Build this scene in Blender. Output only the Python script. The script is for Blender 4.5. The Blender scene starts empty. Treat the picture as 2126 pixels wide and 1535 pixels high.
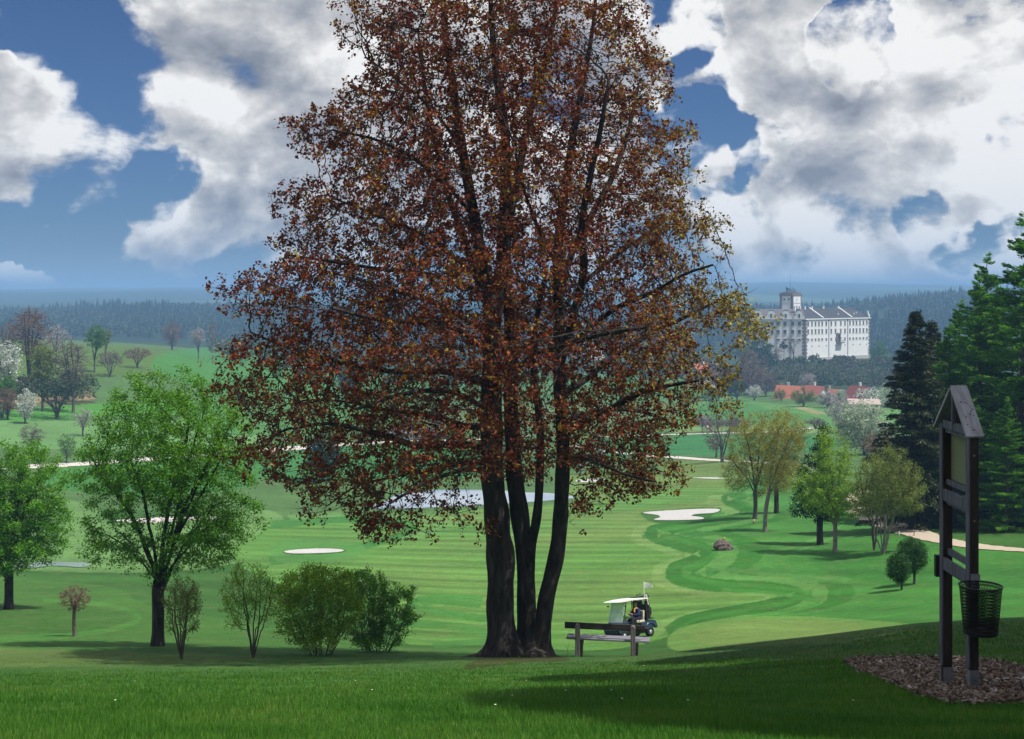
import bpy, bmesh, math, random, time
import numpy as np
from mathutils import Vector, Matrix, geometry
T0 = time.time()
scene = bpy.context.scene
COL = scene.collection
F, H, CX = 2500.0, 612.0, 1063.0          # focal length in photo pixels, eye-level row, centre column
PI = math.pi
rad = math.radians
SUN = np.array((0.42, -0.20, 0.885)); SUN /= np.linalg.norm(SUN)

# ------------------------------------------------------------------ terrain profile
YK = [3,5,6,8,10,15,20,26,31,40,48,51,53,56,62,70,85,100,115,130,150,170,185,203,230,270,330,400,470,550,640,700,760,900,1100,1300,1500,1800,2500,4000,7000,12000,20000]
_n = [2029,1562,1529]
PROF = {
 -250: _n+[1484,1455,1428,1410,1396,1385,1350,1322,1312,1305,1293,1268,1245,1205,1172,1140,1112,1075,1045,1022,1000,945,885,810,732,706,704,703,702.5,702,701,700,680,660,640,630,603,599,601,600],
 0:    _n+[1484,1455,1428,1410,1396,1385,1350,1322,1312,1305,1293,1268,1245,1205,1172,1140,1112,1075,1045,1022,1000,945,885,815,737,712,708,706,705,704,703,701,683,666,652,632,606,601,601,600],
 330:  _n+[1484,1455,1428,1408,1394,1383,1347,1325,1316,1309,1298,1273,1248,1206,1170,1138,1108,1075,1045,1025,1000,960,905,835,765,735,728,724,722,720,715,708,680,652,640,629,602,596,596,596],
 660:  _n+[1483,1452,1425,1408,1390,1378,1352,1330,1320,1313,1303,1283,1258,1213,1176,1146,1120,1090,1068,1055,1025,990,945,893,850,815,785,765,755,748,738,722,690,665,646,631,608,600,599,597],
 1000: _n+[1482,1445,1420,1402,1384,1368,1358,1346,1338,1332,1320,1294,1264,1215,1172,1140,1115,1090,1073,1058,1018,1000,960,910,870,840,812,790,778,768,750,730,695,668,648,629,603,595,594,594],
 1300: _n+[1482,1442,1415,1396,1378,1366,1357,1345,1332,1325,1313,1289,1262,1210,1165,1132,1105,1080,1060,1045,1020,990,960,915,875,845,815,790,778,768,750,732,695,665,645,631,607,593,592,589],
 1500: _n+[1482,1440,1408,1385,1362,1348,1334,1316,1302,1296,1288,1274,1252,1195,1141,1105,1078,1055,1035,1018,993,968,945,905,868,842,818,785,768,762,750,735,690,660,640,626,599,587,587,585],
 1700: _n+[1480,1438,1400,1365,1335,1322,1318,1312,1308,1305,1300,1282,1252,1195,1140,1102,1070,1040,1015,1000,985,965,940,900,860,832,812,788,748,741,738,735,690,660,648,632,603,585,585,585],
 1900: _n+[1480,1437,1375,1330,1302,1297,1290,1284,1281,1278,1272,1255,1222,1165,1115,1085,1060,1035,1015,1000,985,965,940,900,862,838,820,790,754,745,748,725,664,628,624,620,598,589,588,588],
 2126: _n+[1479,1432,1368,1325,1290,1283,1275,1262,1257,1253,1246,1230,1202,1150,1110,1083,1060,1035,1015,1000,985,965,940,900,862,838,820,800,775,765,755,712,655,619,616,614,600,593,590,588],
 2500: _n+[1479,1432,1368,1325,1290,1283,1272,1258,1252,1248,1240,1222,1195,1145,1108,1082,1060,1035,1015,1000,985,965,940,900,862,838,820,800,775,765,755,712,655,619,616,614,600,593,590,588],
}
def _pchip(x, y, xs):
    h = np.diff(x); d = np.diff(y)/h
    m = np.zeros(len(x)); m[0], m[-1] = d[0], d[-1]
    for i in range(1, len(x)-1):
        if d[i-1]*d[i] > 0:
            w1, w2 = 2*h[i]+h[i-1], h[i]+2*h[i-1]
            m[i] = (w1+w2)/(w1/d[i-1]+w2/d[i])
    k = np.clip(np.searchsorted(x, xs)-1, 0, len(x)-2)
    t = (xs-x[k])/h[k]; hk = h[k]
    return ((2*t**3-3*t**2+1)*y[k] + (t**3-2*t**2+t)*hk*m[k] + (-2*t**3+3*t**2)*y[k+1] + (t**3-t**2)*hk*m[k+1])
LG = np.linspace(math.log(3.0), math.log(20000.0), 1600)
UG = np.arange(-400, 2701, 20.0)
_cols = sorted(PROF)
_tab = np.array([_pchip(np.log(np.array(YK, float)), np.array(PROF[c], float), LG) for c in _cols])
TAB = np.array([[0.0]])
TAB = np.stack([np.interp(UG, _cols, _tab[:, j]) for j in range(len(LG))], 1)
_k = np.exp(-np.linspace(-2, 2, 9)**2); _k /= _k.sum()
_p = np.pad(TAB, ((4, 4), (0, 0)), 'edge')
TAB = sum(_k[i]*_p[i:i+TAB.shape[0]] for i in range(9))
TAB = np.minimum.accumulate(TAB, axis=1)
TAB = np.where(LG[None] > math.log(3500.), np.maximum(TAB, (np.interp(UG, [-250, 0, 130, 260, 360, 460, 700, 1000, 1300, 1500, 1620, 1760, 1900, 2050, 2300], [602, 600, 596.5, 600, 596, 591, 597, 594, 597, 590, 585, 588, 591, 590, 594]))[:, None]), TAB)
TAB = np.minimum.accumulate(TAB, axis=1)
TAB -= np.arange(len(LG))*1e-5

def row_of(u, Y):
    u = np.clip(np.asarray(u, float), UG[0], UG[-1]-1e-3); L = np.log(np.clip(Y, 3.0, 19990.0))
    a = (u-UG[0])/20.0; i = a.astype(int) if hasattr(a, 'astype') else int(a); fa = a-i
    b = (L-LG[0])/(LG[1]-LG[0]); j = np.floor(b).astype(int); j = np.clip(j, 0, len(LG)-2); fb = b-j
    return (TAB[i, j]*(1-fa)*(1-fb)+TAB[i+1, j]*fa*(1-fb)+TAB[i, j+1]*(1-fa)*fb+TAB[i+1, j+1]*fa*fb)
def gz(x, y):
    x = np.asarray(x, float); y = np.asarray(y, float); Y = np.maximum(y, 3.0)
    r = row_of(CX+F*x/Y, Y)
    return -(r-H)/F*Y
def Yof(px, py):
    px = float(min(max(px, UG[0]), UG[-1]-1)); a = (px-UG[0])/20.0; i = int(a); fa = a-i
    col = TAB[i]*(1-fa)+TAB[i+1]*fa
    return float(math.exp(np.interp(-py, -col, LG)))
def Yofs(px, py):
    return np.array([Yof(a, b) for a, b in zip(px, py)])
def gpt(px, py):
    Y = Yof(px, py); x = (px-CX)/F*Y
    return np.array((x, Y, float(gz(x, Y))))
def W(px, py, Y): return np.array(((px-CX)/F*Y, Y, -(py-H)/F*Y))

# ------------------------------------------------------------------ object helpers
def put(o, parent=None):
    COL.objects.link(o)
    if parent is not None: o.parent = parent
    return o
def tag(o, label=None, cat=None, group=None, kind=None):
    if label: o['label'] = label
    if cat: o['category'] = cat
    if group: o['group'] = group
    if kind: o['kind'] = kind
    return o
def thing(name, label, cat, loc, rz=0.0, group=None):
    o = bpy.data.objects.new(name, None); o.empty_display_size = 0.3
    o.location = [float(v) for v in loc]; o.rotation_euler = (0, 0, rz)
    put(o); return tag(o, label, cat, group)
def mk(name, V, faces, mat, parent=None, smooth=False, mats=None, midx=None):
    """faces: list of int arrays (n,k)"""
    me = bpy.data.meshes.new(name); V = np.asarray(V, np.float32)
    if not isinstance(faces, (list, tuple)): faces = [faces]
    faces = [np.asarray(f, np.int32) for f in faces if len(f)]
    loops = np.concatenate([f.ravel() for f in faces])
    tot = np.concatenate([np.full(len(f), f.shape[1], np.int32) for f in faces])
    st = np.concatenate(([0], np.cumsum(tot)[:-1])).astype(np.int32)
    me.vertices.add(len(V)); me.vertices.foreach_set('co', V.ravel())
    me.loops.add(len(loops)); me.loops.foreach_set('vertex_index', loops)
    me.polygons.add(len(tot)); me.polygons.foreach_set('loop_start', st); me.polygons.foreach_set('loop_total', tot)
    for m in (mats or [mat]): me.materials.append(m)
    if midx is not None: me.polygons.foreach_set('material_index', np.asarray(midx, np.int32))
    me.polygons.foreach_set('use_smooth', np.full(len(tot), smooth))
    me.update(calc_edges=True)
    o = bpy.data.objects.new(name, me)
    return put(o, parent)
def copy_tree(src, loc, rz=0.0, scale=1.0, label=None, group=None):
    c = src.copy(); COL.objects.link(c); c.location = [float(v) for v in loc]; c.rotation_euler = (0, 0, rz)
    c.scale = (scale,)*3 if not hasattr(scale, '__len__') else scale
    if label: c['label'] = label
    if group: c['group'] = group
    for ch in src.children:
        d = ch.copy(); COL.objects.link(d); d.parent = c
        for g in ch.children:
            e = g.copy(); COL.objects.link(e); e.parent = d
    return c
class MB:
    def __init__(s): s.v = []; s.f = []; s.sm = []
    def add(s, vs, fs, smooth=False):
        b = len(s.v); s.v += [tuple(map(float, v)) for v in vs]; s.f += [[b+i for i in f] for f in fs]; s.sm += [smooth]*len(fs); return s
    def box(s, c, d, R=None, bev=0.0):
        hx, hy, hz = d[0]/2, d[1]/2, d[2]/2
        if bev > 0:
            b = min(bev, hx*.9, hy*.9, hz*.9); pts = []
            bm = bmesh.new(); bmesh.ops.create_cube(bm, size=1)
            for v in bm.verts: v.co = Vector((v.co.x*2*hx, v.co.y*2*hy, v.co.z*2*hz))
            bmesh.ops.bevel(bm, geom=bm.edges[:], offset=b, segments=2, affect='EDGES', profile=0.6)
            bm.verts.ensure_lookup_table()
            vs = [v.co.copy() for v in bm.verts]; fs = [[v.index for v in f.verts] for f in bm.faces]; bm.free()
        else:
            vs = [Vector((a*hx, b_*hy, c_*hz)) for a in (-1, 1) for b_ in (-1, 1) for c_ in (-1, 1)]
            fs = [(0,1,3,2),(4,6,7,5),(0,4,5,1),(2,3,7,6),(0,2,6,4),(1,5,7,3)]
        if R is not None: vs = [R @ v for v in vs]
        return s.add([(v[0]+c[0], v[1]+c[1], v[2]+c[2]) for v in vs], fs)
    def tube(s, pts, rs, k=8, cap=True, smooth=True):
        pts = [Vector(p) for p in pts]; n = len(pts)
        if not hasattr(rs, '__len__'): rs = [rs]*n
        vs = []; prev = None
        for i, p in enumerate(pts):
            d = (pts[min(i+1, n-1)]-pts[max(i-1, 0)]).normalized()
            if prev is None:
                a = Vector((0, 0, 1)) if abs(d.z) < .9 else Vector((1, 0, 0)); u = d.cross(a).normalized()
            else: u = (prev-d*prev.dot(d)).normalized()
            prev = u; w = d.cross(u)
            for j in range(k):
                t = 2*PI*j/k; vs.append(p+(u*math.cos(t)+w*math.sin(t))*rs[i])
        fs = [(i*k+j, i*k+(j+1) % k, (i+1)*k+(j+1) % k, (i+1)*k+j) for i in range(n-1) for j in range(k)]
        s.add(vs, fs, smooth)
        if cap: s.add([vs[j] for j in range(k)], [list(range(k))[::-1]]); s.add(vs[-k:], [list(range(k))])
        return s
    def prism(s, poly, d, M=None):
        """polygon (x,z) extruded along y by d (centred)"""
        n = len(poly); vs = [Vector((p[0], -d/2, p[1])) for p in poly]+[Vector((p[0], d/2, p[1])) for p in poly]
        if M is not None: vs = [M @ v for v in vs]
        return s.add(vs, [list(range(n)), list(range(2*n-1, n-1, -1))]+[(i, i+n, (i+1) % n+n, (i+1) % n) for i in range(n)])
    def lathe(s, c, prof, k=24, axis='z', smooth=True):
        vs = []
        for r, h in prof:
            for j in range(k):
                t = 2*PI*j/k
                v = (r*math.cos(t), r*math.sin(t), h) if axis == 'z' else (r*math.cos(t), h, r*math.sin(t))
                vs.append((v[0]+c[0], v[1]+c[1], v[2]+c[2]))
        return s.add(vs, [(i*k+j, i*k+(j+1) % k, (i+1)*k+(j+1) % k, (i+1)*k+j) for i in range(len(prof)-1) for j in range(k)], smooth)
    def build(s, name, mat, parent=None):
        me = bpy.data.meshes.new(name); me.from_pydata(s.v, [], s.f); me.materials.append(mat)
        me.polygons.foreach_set('use_smooth', s.sm)
        bm = bmesh.new(); bm.from_mesh(me); bmesh.ops.recalc_face_normals(bm, faces=bm.faces[:]); bm.to_mesh(me); bm.free()
        me.update(); return put(bpy.data.objects.new(name, me), parent)

# ------------------------------------------------------------------ materials
def newmat(name):
    m = bpy.data.materials.new(name); m.use_nodes = True; nt = m.node_tree; nt.nodes.clear()
    out = nt.nodes.new('ShaderNodeOutputMaterial'); return m, nt, out
def N(nt, t, **kw):
    n = nt.nodes.new(t)
    for k, v in kw.items():
        if k.startswith('i_'):
            key = k[2:]; key = int(key) if key.isdigit() else key.replace('_', ' ')
            n.inputs[key].default_value = v
        else: setattr(n, k, v)
    return n
def ramp(nt, fac, stops, interp='LINEAR'):
    n = nt.nodes.new('ShaderNodeValToRGB'); n.color_ramp.interpolation = interp
    els = n.color_ramp.elements
    while len(els) > len(stops): els.remove(els[-1])
    while len(els) < len(stops): els.new(0.5)
    for e, (p, c) in zip(els, stops): e.position = p; e.color = (*c, 1)
    nt.links.new(fac, n.inputs[0]); return n.outputs[0]
def mixc(nt, fac, a, b, mode='MIX'):
    n = nt.nodes.new('ShaderNodeMix'); n.data_type = 'RGBA'; n.blend_type = mode
    for k, v in ((0, fac), (6, a), (7, b)):
        if isinstance(v, (int, float)): n.inputs[k].default_value = v
        elif isinstance(v, tuple): n.inputs[k].default_value = (*v, 1) if len(v) == 3 else v
        else: nt.links.new(v, n.inputs[k])
    return n.outputs[2]
def math_(nt, op, a, b=None, c=None, clamp=False):
    n = nt.nodes.new('ShaderNodeMath'); n.operation = op; n.use_clamp = clamp
    for k, v in enumerate((a, b, c)):
        if v is None: continue
        if isinstance(v, (int, float)): n.inputs[k].default_value = v
        else: nt.links.new(v, n.inputs[k])
    return n.outputs[0]
def noise(nt, vec, scale, detail=4, rough=.55, dist=0.0):
    n = N(nt, 'ShaderNodeTexNoise'); n.inputs['Scale'].default_value = scale; n.inputs['Detail'].default_value = detail
    n.inputs['Roughness'].default_value = rough; n.inputs['Distortion'].default_value = dist
    if vec is not None: nt.links.new(vec, n.inputs['Vector'])
    return n.outputs['Fac']
def objco(nt): return N(nt, 'ShaderNodeTexCoord').outputs['Object']
def plain(name, c, c2=None, scale=8, rough=.6, bump=.0, metal=0.0, spec=.3, detail=5, stretch=None):
    m, nt, out = newmat(name); L = nt.links
    b = N(nt, 'ShaderNodeBsdfPrincipled'); b.inputs['Roughness'].default_value = rough
    b.inputs['Metallic'].default_value = metal; b.inputs['Specular IOR Level'].default_value = spec
    v = objco(nt)
    if stretch:
        mp = N(nt, 'ShaderNodeMapping'); mp.inputs['Scale'].default_value = stretch; L.new(v, mp.inputs[0]); v = mp.outputs[0]
    f = noise(nt, v, scale, detail, .6)
    c2 = c2 or tuple(x*.7 for x in c)
    L.new(ramp(nt, f, [(.3, c2), (.7, c)]), b.inputs['Base Color'])
    if bump:
        bp = N(nt, 'ShaderNodeBump'); bp.inputs['Strength'].default_value = bump; bp.inputs['Distance'].default_value = .05
        L.new(f, bp.inputs['Height']); L.new(bp.outputs[0], b.inputs['Normal'])
    L.new(b.outputs[0], out.inputs[0]); return m
def leafmat(name, cols, transl=.35, nscale=.6, clump=.5, vary=.35, grad=None):
    """cols: list of colours; each leaf (mesh island) picks one, biased by large clumps. grad=(colour, x0, x1): leaves get this colour towards +x"""
    m, nt, out = newmat(name); L = nt.links
    g = N(nt, 'ShaderNodeNewGeometry'); r = g.outputs['Random Per Island']
    n = noise(nt, objco(nt), nscale, 3, .6)
    n2 = N(nt, 'ShaderNodeMapRange'); n2.inputs['From Min'].default_value = .3; n2.inputs['From Max'].default_value = .7
    L.new(n, n2.inputs[0])
    f = math_(nt, 'ADD', math_(nt, 'MULTIPLY', r, 1-clump), math_(nt, 'MULTIPLY', n2.outputs[0], clump), clamp=True)
    st = [(i/max(1, len(cols)-1)*.8+.1, c) for i, c in enumerate(cols)]
    c = ramp(nt, f, st)
    if grad:
        gx = N(nt, 'ShaderNodeSeparateXYZ'); L.new(objco(nt), gx.inputs[0])
        mr = N(nt, 'ShaderNodeMapRange'); mr.inputs['From Min'].default_value = grad[1]; mr.inputs['From Max'].default_value = grad[2]
        L.new(math_(nt, 'ADD', gx.outputs[0], math_(nt, 'MULTIPLY', math_(nt, 'SUBTRACT', r, .5), 4.0)), mr.inputs[0])
        c = mixc(nt, math_(nt, 'MULTIPLY', mr.outputs[0], .8), c, grad[0])
    # brightness jitter
    r2 = math_(nt, 'FRACT', math_(nt, 'MULTIPLY', r, 7.31))
    br = math_(nt, 'ADD', math_(nt, 'MULTIPLY', r2, vary*2), 1-vary)
    hs = N(nt, 'ShaderNodeHueSaturation'); L.new(c, hs.inputs['Color']); L.new(br, hs.inputs['Value']); c = hs.outputs[0]
    d = N(nt, 'ShaderNodeBsdfPrincipled'); d.inputs['Roughness'].default_value = .55; d.inputs['Specular IOR Level'].default_value = .25
    t = N(nt, 'ShaderNodeBsdfTranslucent'); mx = N(nt, 'ShaderNodeMixShader'); mx.inputs[0].default_value = transl
    L.new(c, d.inputs['Base Color']); L.new(c, t.inputs[0]); L.new(d.outputs[0], mx.inputs[1]); L.new(t.outputs[0], mx.inputs[2])
    L.new(mx.outputs[0], out.inputs[0]); return m

# ------------------------------------------------------------------ plant machinery
def nrm(a): return a/np.maximum(np.linalg.norm(a, axis=-1, keepdims=True), 1e-9)
def grow(A, P0, par0, step, kill, rng, trop=(0, 0, .0), jit=.12, maxn=16000, maxit=160, infl=1e9):
    A = np.asarray(A); n = len(P0); P = np.zeros((maxn, 3)); P[:n] = P0; par = np.full(maxn, -1, int); par[:n] = par0
    last = np.full((maxn, 3), 1e9); nch = np.zeros(maxn, int)
    nd = np.full(len(A), 1e18); ni = np.zeros(len(A), int)
    for s in range(0, n, 200):
        D = ((A[:, None]-P[None, s:min(n, s+200)])**2).sum(-1); k = D.argmin(1); d = D[np.arange(len(A)), k]
        b = d < nd; nd[b] = d[b]; ni[b] = k[b]+s
    trop = np.array(trop)
    for it in range(maxit):
        keep = nd > kill*kill; A = A[keep]; nd = nd[keep]; ni = ni[keep]
        if len(A) == 0: break
        act = nd < infl*infl
        if not act.any(): break
        D = nrm(A[act]-P[ni[act]]); S = np.zeros((n, 3)); np.add.at(S, ni[act], D)
        idx = np.unique(ni[act]); d = nrm(nrm(S[idx])+trop+rng.normal(0, jit, (len(idx), 3)))
        Q = P[idx]+d*step
        ok = (np.linalg.norm(Q-last[idx], axis=1) > .35*step) & (nch[idx] < 4)
        idx2 = idx[ok]; Q = Q[ok]
        if len(Q) == 0:
            nch[idx] = 0; last[idx] = 1e9
            dead = np.isin(ni, idx); A = A[~dead]; nd = nd[~dead]; ni = ni[~dead]
            if len(A) == 0: break
            continue
        if n+len(Q) > maxn: break
        P[n:n+len(Q)] = Q; par[n:n+len(Q)] = idx2; last[idx2] = Q; nch[idx2] += 1
        for s in range(0, len(Q), 250):
            q = Q[s:s+250]; DD = ((A[:, None]-q[None])**2).sum(-1); k = DD.argmin(1); dm = DD[np.arange(len(A)), k]
            b = dm < nd; nd[b] = dm[b]; ni[b] = n+s+k[b]
        n += len(Q)
    return P[:n], par[:n]
def radii(par, r0, rb):
    n = len(par); tips = np.zeros(n); haschild = np.zeros(n, bool); haschild[par[par >= 0]] = True
    tips[~haschild] = 1
    for i in range(n-1, -1, -1):
        if par[i] >= 0: tips[par[i]] += tips[i]
    mx = max(2.0, tips.max()); e = math.log(max(rb/r0, 1.01))/math.log(mx)
    return r0*tips**e, tips
def limbs(P, par, r, skip=0, kf=lambda r: 3 if r < .02 else (5 if r < .06 else 8)):
    """frusta for every segment, rings share the node's frame so chains read as continuous"""
    n = len(P); D = np.zeros((n, 3)); m = par >= 0; D[m] = nrm(P[m]-P[par[m]]); D[~m] = (0, 0, 1)
    ch = np.zeros((n, 3)); np.add.at(ch, par[m], D[m]*r[m, None]); hc = np.linalg.norm(ch, axis=1) > 0
    DN = D.copy(); DN[hc] = nrm(nrm(D[hc])+nrm(ch[hc]))
    ref = np.array((.31, .93, .17)); U = nrm(np.cross(DN, ref)); Wv = np.cross(DN, U)
    seg = np.arange(n)[m & (np.arange(n) >= skip)]
    V = []; Fq = []; base = 0; ks = np.array([kf(x) for x in r[seg]])
    for k in np.unique(ks):
        s = seg[ks == k]; p = par[s]; t = np.arange(k)*2*PI/k; c, sn = np.cos(t), np.sin(t)
        ra = np.minimum(r[p], r[s]*1.35)[:, None, None]; rbb = r[s][:, None, None]
        a = P[p][:, None]+ra*(U[p][:, None]*c[None, :, None]+Wv[p][:, None]*sn[None, :, None])
        b = P[s][:, None]+rbb*(U[s][:, None]*c[None, :, None]+Wv[s][:, None]*sn[None, :, None])
        vv = np.concatenate([a, b], 1).reshape(-1, 3); i0 = base+np.arange(len(s))[:, None]*2*k; j = np.arange(k)[None]
        q = np.stack([i0+j, i0+(j+1) % k, i0+k+(j+1) % k, i0+k+j], -1).reshape(-1, 4)
        V.append(vv); Fq.append(q); base += len(vv)
    return np.concatenate(V), np.concatenate(Fq)
def cards(C, size, aspect, rng, along=None, alongw=0.0, szv=.35):
    """one small leaf-shaped rhomb at each point"""
    n = len(C); a = nrm(rng.normal(0, 1, (n, 3)))
    if along is not None: a = nrm(a*(1-alongw)+along*alongw)
    b = nrm(np.cross(a, nrm(rng.normal(0, 1, (n, 3))))); L = size*(1+rng.uniform(-szv, szv, n))[:, None]
    w = L*aspect; nn = np.cross(a, b)*L*.12
    V = np.stack([C-a*L*.5, C+b*w*.5-a*L*.08+nn, C+a*L*.5, C-b*w*.5-a*L*.08+nn], 1).reshape(-1, 3)
    q = (np.arange(n)*4)[:, None]+np.arange(4)[None]
    return V, q
def in_ell(rng, ells, n, shell=.45):
    vol = np.array([e[3]*e[4]*e[5] for e in ells]); pick = rng.choice(len(ells), n, p=vol/vol.sum())
    d = nrm(rng.normal(0, 1, (n, 3))); rr = rng.uniform(0, 1, n)**(shell)
    E = np.array(ells)[pick]; return E[:, :3]+d*rr[:, None]*E[:, 3:6]
# ------------------------------------------------------------------ ground sheet
us = np.concatenate([np.arange(-2600, -130, 60.0), np.arange(-120, 2250, 4.0), np.arange(2260, 4800, 60.0)])
rows_ = np.arange(1531, 602, -1.6)
Ys = [Yof(1000, r) for r in rows_]
Ys = np.unique(np.concatenate([[2.5, 3.5, 4.4, 5.2, 5.6], Ys, np.exp(np.linspace(math.log(6), math.log(20000), 260))]))
Ys = Ys[Ys < 7200]; Ys = Ys[np.concatenate([[True], np.diff(np.log(Ys)) > .0016])]
GU, GY = np.meshgrid(us, Ys, indexing='ij'); GX = (GU-CX)/F*GY
GZ = gz(GX, GY); GR = H-GZ*F/GY
nU, nY = GU.shape
V = np.stack([GX, GY, GZ], -1).reshape(-1, 3)
idx = np.arange(nU*nY).reshape(nU, nY)
q = np.stack([idx[:-1, :-1], idx[1:, :-1], idx[1:, 1:], idx[:-1, 1:]], -1).reshape(-1, 4)
# a skirt so that the sheet goes on under and behind the camera
ex = np.array([[-60, -60, -1.7], [60, -60, -1.7]]); b0 = len(V)
fan = np.concatenate([V, ex]);
left, right = idx[0, 0], idx[-1, 0]
xs0 = V[idx[:, 0]]
# strip from first row back to y=-60
back = xs0.copy(); back[:, 0] *= 30; back[:, 1] = -60
V = np.concatenate([V, back]); bi = np.arange(nU)+b0
q = np.concatenate([q, np.stack([bi[:-1], bi[1:], idx[1:, 0], idx[:-1, 0]], -1)])

def inside(poly, X, Y):
    r = np.zeros(X.shape, bool); n = len(poly)
    x0, y0 = min(p[0] for p in poly), min(p[1] for p in poly); x1, y1 = max(p[0] for p in poly), max(p[1] for p in poly)
    box = (X >= x0) & (X <= x1) & (Y >= y0) & (Y <= y1)
    xs, ys = X[box], Y[box]; rr = np.zeros(xs.shape, bool)
    for i in range(n):
        ax, ay = poly[i]; bx, by = poly[(i+1) % n]
        if ay == by: continue
        c = ((ay > ys) != (by > ys)) & (xs < (bx-ax)*(ys-ay)/(by-ay)+ax); rr ^= c
    r[box] = rr; return r
def smooth_line(pts, n=8):
    pts = np.array(pts, float); P = np.concatenate([[2*pts[0]-pts[1]], pts, [2*pts[-1]-pts[-2]]]); out = []
    for i in range(1, len(P)-2):
        for t in np.linspace(0, 1, n, endpoint=False):
            out.append(.5*((2*P[i])+(-P[i-1]+P[i+1])*t+(2*P[i-1]-5*P[i]+4*P[i+1]-P[i+2])*t*t+(-P[i-1]+3*P[i]-3*P[i+1]+P[i+2])*t**3))
    out.append(P[-2]); return np.array(out)
def smooth_poly(pts, n=6):
    pts = list(pts); k = len(pts); P = np.array(pts, float); out = []
    for i in range(k):
        p0, p1, p2, p3 = P[(i-1) % k], P[i], P[(i+1) % k], P[(i+2) % k]
        for t in np.linspace(0, 1, n, endpoint=False):
            out.append(.5*((2*p1)+(-p0+p2)*t+(2*p0-5*p1+4*p2-p3)*t*t+(-p0+3*p1-3*p2+p3)*t**3))
    return [tuple(p) for p in out]
def ribbon_poly(pts):
    """(px,py,w) centre line -> polygon"""
    L = smooth_line(pts); d = np.gradient(L[:, :2], axis=0); nn = nrm(np.stack([-d[:, 1], d[:, 0]], -1))
    a = L[:, :2]+nn*L[:, 2:]*.5; b = L[:, :2]-nn*L[:, 2:]*.5
    return [tuple(p) for p in np.concatenate([a, b[::-1]])]

X, R = GU, GR                      # column / row under which each piece of ground appears; used to look up which turf grows there
g = lambda *c: np.array(c)
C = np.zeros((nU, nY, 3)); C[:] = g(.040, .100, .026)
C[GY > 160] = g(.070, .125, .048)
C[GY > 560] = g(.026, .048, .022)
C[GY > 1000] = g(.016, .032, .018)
C[GY > 2300] = g(.03, .055, .04); C[GY > 4300+500*np.sin(GX/900.)] = g(.055, .075, .085); C[(GY > 2600) & (np.sin(GX/310.)*np.sin(GY/420.+GX/700.) > .55)] = g(.08, .12, .08)  # farthest ridges paler and bluer: distance haze put into the ground colour
def paint(poly, col, a=1.0, sm=True):
    m = inside(smooth_poly(poly) if sm else poly, X, R); C[m] = C[m]*(1-a)+np.array(col)*a; return m
LIP_SHADE = []
# distant fields
paint([(-300, 700), (60, 704), (250, 712), (430, 726), (520, 735), (540, 800), (430, 800), (300, 780), (-300, 800)], (.075, .12, .03))
paint([(330, 738), (420, 722), (560, 725), (700, 745), (700, 800), (500, 820), (330, 775)], (.05, .15, .03))
paint([(-300, 798), (60, 800), (180, 800), (180, 822), (60, 822), (-300, 830)], (.10, .16, .065), sm=False)
paint([(-300, 824), (70, 826), (200, 817), (200, 829), (70, 836), (-300, 842)], (.26, .17, .13), sm=False)
paint([(-300, 836), (70, 836), (200, 829), (200, 842), (60, 848), (-300, 862)], (.09, .10, .05), sm=False)
paint([(-300, 862), (30, 850), (200, 838), (500, 830), (520, 860), (200, 866), (60, 874), (-300, 890)], (.065, .19, .032), sm=False)
paint([(-300, 876), (200, 874), (520, 868), (560, 930), (-300, 935)], (.11, .20, .085), sm=False)
paint([(430, 820), (700, 815), (900, 850), (900, 885), (430, 900)], (.06, .15, .045))
paint([(900, 845), (1300, 840), (1430, 850), (1430, 880), (900, 885)], (.10, .135, .06))
paint([(600, 760), (900, 770), (1200, 775), (1430, 790), (1430, 830), (1100, 825), (700, 800)], (.055, .14, .045))
# right meadow below the village
paint([(1400, 868), (1440, 840), (1520, 826), (1600, 838), (1680, 842), (1760, 852), (1900, 850), (1900, 885), (1430, 888)], (.085, .18, .06))
paint([(1440, 850), (1520, 833), (1600, 850), (1700, 868), (1600, 875), (1470, 872)], (.055, .155, .045))
paint([(1650, 843), (1672, 846), (1712, 858), (1695, 860), (1655, 848)], (.24, .20, .12))
paint([(1400, 888), (1560, 886), (1700, 884), (1700, 900), (1400, 902)], (.14, .20, .08), sm=False)
paint([(1240, 908), (1430, 902), (1560, 904), (1700, 905), (1760, 925), (1600, 945), (1400, 945), (1240, 950)], (.035, .135, .05))
paint([(540, 925), (760, 925), (1000, 915), (1000, 985), (700, 1000), (540, 990)], (.038, .14, .045))
paint([(100, 970), (400, 960), (520, 950), (520, 1010), (300, 1030), (100, 1010)], (.045, .14, .035))
paint([(-300, 1030), (150, 1040), (260, 1090), (560, 1060), (560, 1150), (250, 1190), (-300, 1150)], (.11, .19, .075))
paint([(1380, 960), (1560, 958), (1680, 965), (1680, 985), (1560, 995), (1400, 1000)], (.11, .15, .05))
paint([(1180, 985), (1300, 978), (1500, 985), (1560, 992), (1540, 1015), (1500, 1035), (1300, 1050), (1180, 1035)], (.12, .17, .055))
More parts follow.
